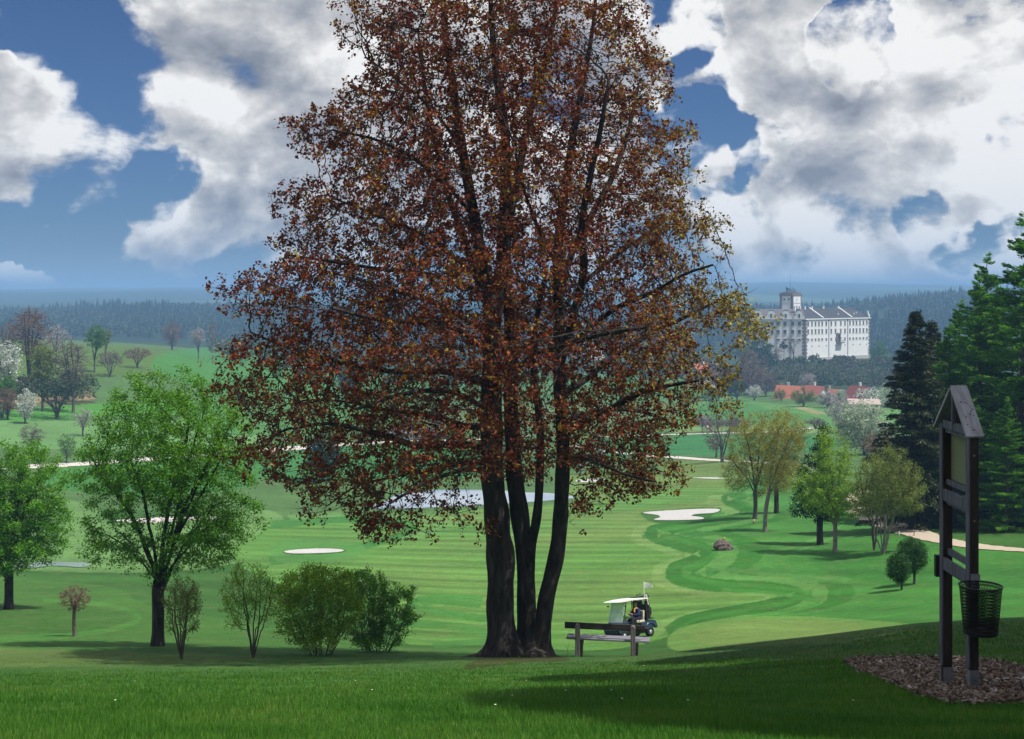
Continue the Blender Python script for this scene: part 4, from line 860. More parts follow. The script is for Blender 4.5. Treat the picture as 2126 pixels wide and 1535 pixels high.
far('birch_tree', 'thin leafless birch at the maple edge on the skyline', 'tree', 442, 722, 442, 690, 10, 26, 'twig', 111, Y=510, ln=5, natt=160, bark=BARK_PALE)
far('blossom_tree', 'small snow white blossoming tree in the bright green field', 'tree', 52, 880, 55, 840, 21, 32, 'white', 112, ln=11, natt=420)
far('broadleaf_tree', 'small dark tree left of the snow white one', 'tree', 16, 872, 16, 832, 22, 32, 'rust', 113, ln=16, natt=420, bark=BARK_DARK)
far('bare_tree', 'small bare tree above the pale path on the left', 'tree', 64, 945, 64, 905, 30, 26, 'twig', 114, Y=240, ln=8, natt=350)
far('broadleaf_tree', 'small green tree beside the pale path on the left', 'tree', 138, 962, 140, 925, 24, 27, 'green2', 115, ln=4, natt=300)
far('bare_tree', 'pale bare tree above the path behind the big green tree', 'tree', 172, 900, 172, 868, 26, 24, 'lilac', 116, Y=262, ln=3, natt=260)
far('bush', 'rust-coloured thicket on the meadow edge right of the ridge field', 'bush', 285, 755, 285, 735, 30, 16, 'rust', 117, Y=395, ln=14, stems=6)
far('bush', 'grey-brown thicket above the big green tree', 'bush', 228, 768, 228, 745, 30, 18, 'twig', 118, Y=370, ln=12, stems=6)
far('bush', 'dense dark green bushes at the left picture edge below the blossom', 'bush', 4, 828, 4, 800, 34, 24, 'green2', 119, Y=283, ln=16, stems=6)
far('bush', 'row of dark bushes under the bare tree on the left', 'bush', 118, 822, 118, 804, 62, 15, 'dark', 120, Y=288, ln=12, stems=8, natt=500, more=[(60, 806, 40, 14)])
# behind the maple
far('dark_pine', 'dark pine glimpsed through the left half of the maple', 'tree', 722, 828, 722, 790, 26, 30, 'dark', 121, ln=15)
far('bare_tree', 'bare tree beside the brown-roofed clubhouse', 'tree', 842, 908, 842, 866, 20, 30, 'twig', 122, ln=9)
far('bare_tree', 'bare tree at the right end of the clubhouse hedge', 'tree', 905, 912, 905, 872, 18, 30, 'twig', 123, ln=9)
far('dark_pine', 'dark evergreen behind the lower left maple leaves', 'tree', 672, 1000, 672, 945, 42, 50, 'dark', 124, ln=15, natt=450)
far('blossom_tree', 'white blossoming tree glimpsed under the right maple limb', 'tree', 1205, 985, 1208, 955, 18, 24, 'white', 125, ln=7)
far('broadleaf_tree', 'small grey trunk with a thin crown behind the maple stems', 'tree', 1238, 978, 1238, 930, 24, 34, 'twig', 126, ln=9)
# village surroundings
VL = [('bush','grey-brown bushes right of the solar roof house',1492,812,1490,780,34,34,'twig',500),('bush','green bush on the meadow below the solar roof house',1472,834,1476,818,17,16,'olive',440),
 ('bare_tree','large rusty brown tree between the solar roof house and the white castle',1560,812,1558,775,42,48,'rust',535),('bush','brown bushes right of the large rusty tree',1590,820,1590,795,34,26,'twig',520),
 ('bush','white flecked bush left of the orange roof',1566,828,1566,812,16,14,'white',490),('bush','green bush against the left end of the orange roof',1622,830,1620,818,13,12,'olive',480),
 ('bush','dark green bush in front of the orange roof',1668,842,1668,822,26,20,'olive',440),('bush','pale pink blossoming bush right of the dark green one',1718,846,1718,828,22,18,'lilac',430),
 ('blossom_tree','greyish lilac tree above the orange roof',1676,808,1678,792,20,18,'lilac',560),('bush','white flowering bush between the two red roofs',1741,838,1743,822,16,15,'palegreen',450),
 ('bush','long hedge of brown bushes on the meadow edge left of the bare tree',1470,893,1470,876,44,12,'twig',345),('blossom_tree','pinkish white bush in the brown hedge row',1458,892,1458,872,16,15,'lilac',342),
 ('bush','brown bush in the hedge row behind the bare tree',1530,894,1530,878,28,14,'twig',345),('bush','dark bush by the meadow left of the lilac tree',1690,888,1692,876,22,9,'twig',350),
 ('bush','olive bush beside the meadow behind the larches',1850,850,1850,825,34,30,'palegreen',440),('bush','dark wood corner on the meadow left of the brown bushes',1530,828,1530,805,24,22,'dark',500)]
for i, (nm, lb, px, py, cx, cy, rx, ry, lf, Y) in enumerate(VL):
    far(nm, lb, 'bush' if nm == 'bush' else 'tree', px, py, cx, cy, rx, ry, lf, 140+i, Y=Y, ln=16 if lf in ('twig', 'rust') else 9, natt=260, stems=6 if nm == 'bush' else 1, more=[(cx-rx*.6, cy+ry*.3, rx*.6, ry*.6), (cx+rx*.6, cy+ry*.25, rx*.6, ry*.6)] if nm == 'bush' else ())
# pines below the castle
far('pine_tree', 'tall green pine with a bare trunk left below the castle', 'tree', 1581, 778, 1580, 727, 28, 34, 'box', 170, Y=672, ln=12, natt=400, fork=.35, bark=BARK_MID, more=[(1598, 745, 22, 28)])
far('pine_tree', 'pine with an orange-brown trunk in front of the castle corner', 'tree', 1615, 780, 1616, 728, 11, 7, 'rust', 171, Y=668, ln=14, natt=120, fork=.7, bark=BARK_PALE, more=[(1612, 740, 12, 5)])
far('pine_tree', 'small dark-topped pine against the white castle wall', 'tree', 1628, 775, 1627, 718, 10, 8, 'dark', 172, Y=676, ln=14, natt=120, fork=.7, bark=BARK_MID)
far('broadleaf_tree', 'half bare tree rising against the left castle wall', 'tree', 1648, 770, 1642, 715, 14, 22, 'twig', 173, Y=680, ln=4, natt=160, fork=.35)
far('broadleaf_tree', 'green tree at the right end of the castle', 'tree', 1826, 772, 1826, 742, 22, 34, 'green2', 174, Y=712, ln=12, natt=350)
far('broadleaf_tree', 'olive tree left of the white castle behind the maple leaves', 'tree', 1552, 770, 1553, 735, 22, 34, 'olive', 175, Y=690, ln=10, natt=300)
print('trees', round(time.time()-T0, 1))

# ------------------------------------------------------------------ woods one cannot count
def blob_wood(name, spots, leaf, seed, label, per=60, size=1.4, parent=None, asp=.75):
    """spots: x,y,z,radius,height arrays -> clumps of leaf cards"""
    rg = np.random.default_rng(seed); S = np.array(spots); n = len(S); ii = np.repeat(np.arange(n), per)
    d = nrm(rg.normal(0, 1, (len(ii), 3))); d[:, 2] = np.abs(d[:, 2])*1.0-.25; rr = rg.uniform(.55, 1, len(ii))[:, None]
    C = S[ii, :3]+d*rr*np.stack([S[ii, 3], S[ii, 3], S[ii, 4]*.62], -1); C[:, 2] += S[ii, 4]*.38
    V, q = cards(C, size, asp, rg); V = V.reshape(-1, 3)
    return tag(mk(name, V, q, LM[leaf]), label, 'wood', kind='stuff')
def scatter(rg, n, u0, u1, y0, y1): 
    Y = np.sqrt(rg.uniform(y0*y0, y1*y1, n)); u = rg.uniform(u0, u1, n); x = (u-CX)/F*Y; return x, Y, gz(x, Y), u
rg = np.random.default_rng(200)
# wooded slope under the castle
x, y, z, u = scatter(rg, 620, 1470, 2050, 575, 712)
ok = ~((u > 1640) & (u < 1815) & (y > 694)); ok &= ~((u < 1560) & (y < 620)); ok &= (y > np.interp(u, [1470, 1640, 1760, 2050], [640, 590, 560, 540]))
x, y, z = x[ok], y[ok], z[ok]; hh = rg.uniform(4, 8.5, len(x)); hh[(y > 680)] *= .6
blob_wood('slope_woodland', np.stack([x, y, z, hh*.42, hh], -1), 'slope', 201, 'mixed spring woodland covering the slope below the castle', 110, 1.0)
x, y, z, u = scatter(rg, 60, -60, 185, 316, 345); hh = rg.uniform(3.5, 6.5, len(x)); blob_wood('understorey', np.stack([x, y, z, hh*.55, hh], -1), 'slope', 205, 'dark understorey at the foot of the trees on the left', 130, .7)
# woods around the valley village, seen through the maple
x, y, z, u = scatter(rg, 420, 430, 1500, 520, 1000); ok = (np.sin(u/70)+np.sin(y/33+u/200)) > -.2
x, y, z = x[ok], y[ok], z[ok]; hh = rg.uniform(7, 13, len(x)); blob_wood('valley_woodland', np.stack([x, y, z, hh*.45, hh], -1), 'slope', 202, 'mixed woodland on the valley floor behind the maple', 80, 1.5)
# forested hills
def far_forest(u0, u1, y0, y1, sp, seed, label, mask=None):
    rg = np.random.default_rng(seed); n = int((u1-u0)/F*(y1*y1-y0*y0)/2/(sp*sp)); x, y, z, u = scatter(rg, n, u0, u1, y0, y1)
    if mask is not None:
        ok = mask(u, y); x, y, z = x[ok], y[ok], z[ok]
    n = len(x); con = (rg.uniform(0, 1, n) < .42+.35*np.sin(x/55.)*np.sin(y/70.+x/130.)); h = (8+10*rg.uniform(0, 1, n)**1.5)*(1+.22*np.sin(x/41.+y/77.)*np.sin(y/53.-x/88.))
    # conifers: stacked ragged cones
    c = np.where(con)[0]; k = 7; V = []; Fq = []; b = 0
    for lv, (z0, z1, rr) in enumerate(((.08, .55, .19), (.3, .8, .14), (.58, 1.0, .085))):
        t = np.arange(k)*2*PI/k; a = t[None]+rg.uniform(0, 6, (len(c), 1)); R_ = h[c][:, None]*rr*rg.uniform(.7, 1.3, (len(c), k))
        base = np.stack([x[c][:, None]+R_*np.cos(a), y[c][:, None]+R_*np.sin(a), z[c][:, None]+h[c][:, None]*(z0+rg.uniform(-.04, .04, (len(c), k)))], -1)
        tip = np.stack([x[c], y[c], z[c]+h[c]*z1], -1)[:, None]; vv = np.concatenate([base, tip], 1).reshape(-1, 3); i0 = b+np.arange(len(c))[:, None]*(k+1); j = np.arange(k)[None]
        V.append(vv); Fq.append(np.stack([i0+j, i0+(j+1) % k, i0+k+0*j], -1).reshape(-1, 3)); b += len(vv)
    tag(mk('conifer_forest', np.concatenate(V), np.concatenate(Fq), LM['farcon']), label+', its dark conifers', 'forest', kind='stuff')
    d = np.where(~con)[0]; blob_wood('broadleaf_forest', np.stack([x[d], y[d], z[d], h[d]*.30, h[d]*.75], -1), 'farwood', seed+1, label+', its broadleaf trees', 34, 2.6)
far_forest(-400, 1500, 1150, 1760, 9.5, 210, 'forested hill across the valley on the left')
far_forest(1500, 2500, 1000, 1760, 9.0, 220, 'forested hill behind the castle on the right', lambda u, y: ~((u > 1770) & (u < 1850) & (y > 1330) & (y < 1440)) & ~((u > 1925) & (u < 2010) & (y > 1430) & (y < 1500)))
# undergrowth on the bank behind the gravel path
x, y, z, u = scatter(rg, 240, 1850, 2500, 98, 132); ok = y > np.interp(u, [1850, 1900, 2000, 2126, 2500], [120, 116, 109, 103, 100])
x, y, z = x[ok], y[ok], z[ok]; hh = rg.uniform(1.2, 3.6, len(x)); blob_wood('undergrowth', np.stack([x, y, z, hh*.6, hh], -1), 'dark', 230, 'dark undergrowth on the bank behind the gravel path', 220, .32, asp=.4)
print('woods', round(time.time()-T0, 1))
# ------------------------------------------------------------------ the white castle
PLASTER = plain('white_plaster', (.86, .86, .85), (.76, .76, .75), scale=.35, rough=.9, detail=8)
PLASTER_SH = plain('shaded_plaster', (.85, .83, .81), (.76, .74, .72), scale=.3, rough=.9, detail=8)  # same plaster for the left wing, its shade put into a greyer tone
QUOIN = plain('quoin_stone', (.22, .18, .17), (.14, .12, .115), scale=.8, rough=.95)
SLATE = plain('slate_roof', (.060, .062, .072), (.035, .036, .042), scale=1.2, rough=.75, detail=8, stretch=(1, 1, 3))
SLATE_L = plain('weathered_roof', (.16, .145, .15), (.10, .09, .095), scale=1.0, rough=.8, detail=8)
WGLASS = plain('window_glass', (.10, .105, .11), (.06, .063, .068), scale=2, rough=.25, spec=.6)
WFRAME = plain('window_frame_stone', (.50, .47, .44), (.42, .40, .37), scale=2, rough=.9)
COPPER = plain('copper_green', (.16, .27, .27), (.10, .18, .18), scale=1, rough=.7)
METAL_D = plain('dark_metal', (.05, .05, .055), scale=20, rough=.5, metal=.6)
LEADPIPE = plain('drain_pipe_metal', (.18, .18, .19), scale=3, rough=.6)
Cc = W(1672, H, 700.)[:2]; Rr = W(1806, H, 742.)[:2]; Ll = W(1556, H, 706.)[:2]
Bk = Rr+(Ll-Cc)*1.0
zE, zB = -14.6, -42.0
castle = thing('castle', 'large white castle with slate roofs and a square tower on the wooded hill', 'castle', (Cc[0], Cc[1], float(gz(Cc[0], Cc[1]))))
O3 = np.array(castle.location)
def wallquad(mb, a, b, z0, z1):
    mb.add([(a[0], a[1], z0), (b[0], b[1], z0), (b[0], b[1], z1), (a[0], a[1], z1)], [(0, 1, 2, 3)])
def loc(v): return (v[0]-O3[0], v[1]-O3[1], v[2]-O3[2])
class LB(MB):
    def add(s, vs, fs, smooth=False): return MB.add(s, [loc(v) for v in vs], fs, smooth)
class Face:
    """one facade: a,b end points in plan; maps photo column -> distance along, height z"""
    def __init__(s, a, b):
        s.a = np.array(a); s.b = np.array(b); s.L = np.linalg.norm(s.b-s.a); s.d = (s.b-s.a)/s.L; n = np.array((s.d[1], -s.d[0])); s.n = n if n[1] < 0 else -n
    def t(s, px):
        k = (px-CX)/F; return (s.a[0]-k*s.a[1])/(k*s.d[1]-s.d[0])
    def z(s, t, row): Y = s.a[1]+s.d[1]*t; return -(row-H)/F*Y
    def P(s, t, z, o=0.0): p = s.a+s.d*t+s.n*o; return (p[0], p[1], z)
    def box(s, mb, t0, t1, z0, z1, o0, o1):
        v = [s.P(t, z, o) for t in (t0, t1) for z in (z0, z1) for o in (o0, o1)]
        mb.add(v, [(0,1,3,2),(4,6,7,5),(0,4,5,1),(2,3,7,6),(0,2,6,4),(1,5,7,3)])
    def poly(s, mb, pts, o0, o1):
        n = len(pts); v = [s.P(t, z, o0) for t, z in pts]+[s.P(t, z, o1) for t, z in pts]
        mb.add(v, [list(range(n)), list(range(2*n-1, n-1, -1))]+[(i, i+n, (i+1) % n+n, (i+1) % n) for i in range(n)])
FR, FL = Face(Cc, Rr), Face(Cc, Ll)
zE2 = zE
mb = LB(); wallquad(mb, Cc, Rr, zB, zE); wallquad(mb, Rr, Bk, zB, zE); mb.build('wall', PLASTER, castle)
mb = LB(); wallquad(mb, Ll, Cc, zB, zE); wallquad(mb, Bk, Ll, zB, zE); mb.build('wall', PLASTER_SH, castle)
# plinth and cornices
mb = LB(); FR.box(mb, 0.6, FR.L, zB, FR.z(0, 744), .0, .35); mb.build('plinth', WFRAME, castle)
mb = LB(); FR.box(mb, -.3, FR.L+.3, zE-.05, zE+.55, -.5, .55); mb.build('cornice', PLASTER, castle)
mb = LB(); FL.box(mb, .4, FL.L+.3, zE-.05, zE+.45, -.5, .5); mb.build('cornice', WFRAME, castle)
# roofs
def inn(face, t, o, z): return face.P(t, z, -o)
zR = -8.2; dR = 7.5
mb = LB(); LR = FR.L
mb.add([FR.P(-.2, zE+.5, .4), FR.P(LR, zE+.5, .4), FR.P(LR-7.5, zR, -dR), FR.P(2.0, zR, -dR), FR.P(LR, zE+.5, -2*dR), FR.P(-.2, zE+.5, -2*dR)],
       [(0, 1, 2, 3), (1, 4, 2), (4, 5, 3, 2), (5, 0, 3)])
mb.build('roof', SLATE, castle)
mb = LB(); LL = FL.L
mb.add([FL.P(-.2, zE+.45, .3), FL.P(LL, zE+.45, .3), FL.P(LL, zR-.3, -dR), FL.P(1, zR-.3, -dR), FL.P(LL, zE+.4, -2*dR), FL.P(0, zE+.4, -2*dR)], [(0, 3, 2, 1), (2, 3, 5, 4), (1, 2, 4)])
mb.build('roof', SLATE_L, castle)
# firewalls over the roof
for px in (1710, 1770):
    t = FR.t(px-1); mb = LB()
    def Rp(o, dz): return zE+.5+(zR-zE-.5)*(o/dR)+dz
    v = []
    for tt in (t, t+.9):
        sl = -6.5*0
        for o, dz in ((.2, .0), (.2, .55), (dR, .0), (dR, .7)): v.append(FR.P(tt-3.6*(o/dR), Rp(max(o, 0), dz), -o))
    mb.add(v, [(0, 2, 3, 1), (4, 5, 7, 6), (1, 3, 7, 5), (0, 1, 5, 4), (2, 6, 7, 3)]); mb.build('fire_wall', PLASTER, castle)
# chimneys
for px, o in ((1672, 7), (1683, 7.2), (1692, 6.8), (1708, 7.3), (1731, 7), (1762, 7.2)):
    t = FR.t(px); mb = LB(); FR.box(mb, t-.5, t+.5, zR-1.2, zR+1.1, -o-.9, -o); FR.box(mb, t-.65, t+.65, zR+1.1, zR+1.35, -o-1.05, -o+.15); mb.build('chimney', PLASTER, castle)
# little dormer windows
for px, f in ((1747, .30), (1780, .32), (1787, .42)):
    t = FR.t(px); z = zE+.5+(zR-zE)*f; mb = LB(); FR.box(mb, t-.35, t+.35, z, z+.8, -dR*f-1.2, -dR*f+.25); mb.build('dormer', PLASTER, castle)
# quoins with toothed edges
def quoin(face, t0, w, side, z0, z1, off=.12):
    mb = LB(); z = z0; k = 0; h = 1.05
    while z < z1:
        ww = w*(1.0 if k % 2 else .6); a, b = (t0, t0+ww) if side > 0 else (t0-ww, t0); face.box(mb, a, b, z+.001, min(z+h, z1), .0, off); z += h; k += 1
    mb.build('corner_quoins', QUOIN, castle)
quoin(FR, -.1, 1.9, 1, zB, zE-.1); quoin(FL, -.1, 1.9, 1, zB, zE-.1, .11); quoin(FR, FR.L+.1, 1.8, -1, zB, zE-.1)
# windows: one mesh of frame and pane, placed again and again
wcache = {}
def window(face, px, r0, r1, wd, name='window'):
    t = face.t(px) if not isinstance(px, tuple) else px[0]; z1, z0 = face.z(t, r0), face.z(t, r1); key = (id(face), round(z1-z0, 1), wd)
    if key not in wcache:
        hh = z1-z0; M = MB(); d = Vector((face.d[0], face.d[1], 0)); n = Vector((face.n[0], face.n[1], 0)); u = Vector((0, 0, 1))
        def bb(M, a, b, c, e, o0, o1):
            v = [d*x+u*y+n*o for x in (a, b) for y in (c, e) for o in (o0, o1)]; M.add(v, [(0,1,3,2),(4,6,7,5),(0,4,5,1),(2,3,7,6),(0,2,6,4),(1,5,7,3)])
        w2 = wd/2; bb(M, -w2-.18, -w2, -.2, hh+.12, 0, .16); bb(M, w2, w2+.18, -.2, hh+.12, 0, .16); bb(M, -w2-.32, w2+.32, hh+.12, hh+.4, 0, .25); bb(M, -w2-.3, w2+.3, -.42, -.2, 0, .25)
        fr = M.build(name, WFRAME, castle); G = MB(); bb(G, -w2, w2, -.2, hh+.12, .0, .05); pn = G.build('pane', WGLASS, fr)
        wcache[key] = (fr, pn)
    else:
        a, b = wcache[key]; fr = a.copy(); COL.objects.link(fr); pn = b.copy(); COL.objects.link(pn); pn.parent = fr
    fr.location = loc(face.P(t, z0, 0)); return fr
def zm(x): return 1540+x/7.593
def zr(y): return 590+y/7.593
xsR = [1046, 1106, 1162, 1215, 1267, 1332, 1410, 1478, 1560, 1626, 1704, 1758, 1808, 1862, 1916, 1970]
for x in xsR:
    sl = (x-1046)/924.
    window(FR, zm(x), zr(602-22*sl), zr(655-22*sl), 1.05)
    if x not in (): window(FR, zm(x), zr(722-22*sl), zr(778-22*sl), 1.05)
    if x not in (1478, 1560): window(FR, zm(x), zr(868-26*sl), zr(886-26*sl), 1.0)
for x in (1106, 1215, 1332, 1478, 1626, 1758, 1862, 1970):
    sl = (x-1046)/924.; t = FR.t(zm(x)); z = FR.z(t, zr(984-35*sl)); mb = LB(); FR.box(mb, t-.45, t+.45, z-.35, z+.35, .0, .04); mb.build('slit_window', WGLASS, castle)
for x in (205, 298, 385, 478, 575, 680, 803, 908):
    window(FL, zm(x), zr(602), zr(652), 1.5)
    window(FL, zm(x), zr(726), zr(778), 1.5)
    if x > 560: window(FL, zm(x), zr(870), zr(884), 1.5)
# oriel with its bracket on the lit facade
t = FR.t(zm(1519)); zt, zb_ = FR.z(t, zr(772)), FR.z(t, zr(918)); mb = LB()
FR.box(mb, t-1.9, t+1.9, zt-.9, zt, .0, .7); FR.box(mb, t-1.9, t-1.0, zb_, zt-.9, .0, .6); FR.box(mb, t+1.0, t+1.9, zb_, zt-.9, .0, .6); FR.box(mb, t-2.1, t+3.8, zb_-.5, zb_, .0, 2.2)
FR.box(mb, t+1.9, t+2.7, zb_+1.5, zb_+3.2, .0, .5); FR.box(mb, t-2.7, t-1.9, zb_+1.5, zb_+3.2, .0, .5)
for k in range(7): FR.box(mb, t-2.0+k*.95, t-1.88+k*.95, zb_, zb_+1.2, 2.05, 2.17)
FR.box(mb, t-2.05, t+3.75, zb_+1.2, zb_+1.32, 2.03, 2.19); mb.build('balcony', QUOIN, castle)
mb = LB(); FR.poly(mb, [(t-1.0, zb_), (t+1.0, zb_), (t+1.0, zt-2.6), (t+.6, zt-1.5), (t, zt-1.0), (t-.6, zt-1.5), (t-1.0, zt-2.6)], .0, .1); mb.build('balcony_door', WGLASS, castle)
# drain pipes
for face, x in ((FR, 1371), (FR, 1668), (FL, 355), (FL, 547), (FL, 778)):
    t = face.t(zm(x)); mb = LB(); face.box(mb, t-.12, t+.12, zB, zE-.1, .06, .3); face.box(mb, t-.3, t+.3, zE-.9, zE-.3, .02, .45); mb.build('drain_pipe', LEADPIPE, castle)
# curved gables along the left roof edge
def gable(face, pxc, hw, ht, oo=.3):
    t = face.t(pxc); s = 1; pts = []
    prof = [(-1, 0), (-1.0, .16), (-.92, .30), (-.78, .40), (-.66, .44), (-.63, .58), (-.56, .75), (-.42, .90), (-.22, .98), (0, 1.0)]
    pts = [(t+a*hw, zE+.45+b*ht) for a, b in prof]+[(t-a*hw, zE+.45+b*ht) for a, b in prof[::-1][1:]]
    mb = LB(); face.poly(mb, pts, -.35+oo, .05+oo); g_ = mb.build('gable', PLASTER, castle)
    mb = LB(); face.box(mb, t-.45, t+.45, zE+1.0, zE+3.2, .06+oo, .10+oo); mb.build('gable_window', WGLASS, g_)
    mb = LB(); face.box(mb, t-.8, t+.8, zE+3.2, zE+3.5, .06+oo, .25+oo); mb.build('window_hood', WFRAME, g_)
    mb = LB(); face.poly(mb, [(t-hw*.62, zE+.5), (t+hw*.62, zE+.5), (t+hw*.5, zE+ht*.9), (t-hw*.5, zE+ht*.9)], -6.0, -.36+oo); mb.build('gable_roof', SLATE_L, castle)
    mb = LB(); face.box(mb, t-1.2, t+1.2, zE+ht*.92, zE+ht+1.0, -3.2, -1.8); mb.build('dormer_cap', COPPER, castle)
for x, hw in ((905, 3.05), (693, 3.35), (463, 3.5), (255, 3.5)): gable(FL, zm(x), hw, 4.6)
t = FR.L-2.6; mb = LB(); FR.poly(mb, [(t+1.8, zE+.5), (t+2.6, zE+.5), (t+2.6, zE+2.2), (t+1.6, zE+3.0), (t+1.2, zE+4.4), (t+.2, zE+5.0), (t+.6, zE+3.0)], -.8, .0); mb.build('gable', PLASTER, castle)
# tower
tY = 748.; TC = W(1645.5, H, tY)[:2]; tl = W(1619, H, tY+2)[:2]; tr = W(1664, H, tY+11)[:2]; tb_ = tl+tr-TC
z0, z1 = -12, -.15*0-(627-H-1)/F*tY*0+(-(614.5-H)/F*tY)
TFL, TFR = Face(TC, tl), Face(TC, tr)
tower = []
mb = LB()
for a, b in ((TC, tr), (tr, tb_), (tb_, tl), (tl, TC)): wallquad(mb, a, b, z0, z1)
tw = mb.build('tower', PLASTER, castle)
def child(face, t0, t1, za, zb2, o0, o1, name, mat, par):
    mb = LB(); face.box(mb, t0, t1, za, zb2, o0, o1); return mb.build(name, mat, par)
for f_ in (TFL, TFR):
    zz = z0; k = 0; mb = LB(); mb2 = LB()
    while zz < z1-.1:
        w_ = 1.5 if k % 2 else 1.0; f_.box(mb, 0, w_, zz+.001, min(zz+.75, z1), .0, .12); f_.box(mb2, f_.L-w_, f_.L, zz+.001, min(zz+.75, z1), .0, .12); zz += .75; k += 1
    mb.build('corner_quoins', QUOIN, tw); mb2.build('corner_quoins', QUOIN, tw)
    child(f_, 1.0, f_.L-1.0, f_.z(0, zr(304)), f_.z(0, zr(298)), .0, .15, 'string_course', WFRAME, tw)
for f_, tt in ((TFL, .36), (TFL, .70)):
    t = f_.L*(1-tt)+.0; child(f_, t-.5, t+.5, f_.z(0, zr(256)), f_.z(0, zr(228)), .0, .06, 'tower_window', WGLASS, tw)
t = TFR.L*.48; child(TFR, t-.7, t+.7, z0, TFR.z(0, zr(345)), .0, .06, 'tower_window', WGLASS, tw)
# clock face: ring of marks and a hand
mb = LB(); zc = TFR.z(0, zr(238))
for k in range(12): a = k*PI/6; TFR.box(mb, t+math.sin(a)*2.2-.1, t+math.sin(a)*2.2+.1, zc+math.cos(a)*2.2-.1, zc+math.cos(a)*2.2+.1, .0, .08)
TFR.poly(mb, [(t-1.1, zc-1.3), (t-.75, zc-1.45), (t+.2, zc-.1), (t+1.0, zc+1.1), (t-.15, zc+.15)], .0, .1); mb.build('clock', QUOIN, tw)
cx_, cy_ = (TC+tb_)/2
def ringbox(zlo, zhi, grow_, name, mat):
    mb = LB(); c = (TC+tb_)/2; P4 = [c+(p-c)*grow_ for p in (TC, tr, tb_, tl)]; v = [(p[0], p[1], zlo) for p in P4]+[(p[0], p[1], zhi) for p in P4]
    mb.add(v, [(0,1,2,3),(7,6,5,4),(0,4,5,1),(1,5,6,2),(2,6,7,3),(3,7,4,0)]); return mb.build(name, mat, tw)
ringbox(z1, z1+1.1, 1.07, 'tower_cornice', QUOIN)
ringbox(z1+1.1, z1+1.9, 1.0, 'parapet', QUOIN)
mb = LB(); c = (TC+tb_)/2; P4 = [c+(p-c)*.9 for p in (TC, tr, tb_, tl)]; mb.add([(p[0], p[1], z1+1.9) for p in P4]+[(c[0], c[1], z1+3.4)], [(0,1,4),(1,2,4),(2,3,4),(3,0,4)]); mb.build('tower_roof', SLATE, tw)
mb = LB()
for dx, h_, r_ in ((-2.6, 3.2, .35), (-1.9, 2.4, .5), (.4, 2.0, .15), (1.1, 3.0, .12), (1.7, 2.4, .12), (2.6, 1.7, .3), (-.6, 2.2, .4)): mb.box((c[0]+dx, c[1], z1+2.0+h_/2), (r_, r_, h_+1)); mb.box((c[0]+dx, c[1], z1+2.2+h_*.8), (r_*2, r_*2, .6))
mb.tube([(c[0]-.3, c[1], z1+2), (c[0]-.3, c[1], z1+12.5)], [.12, .05], 5); mb.build('antenna', METAL_D, tw)

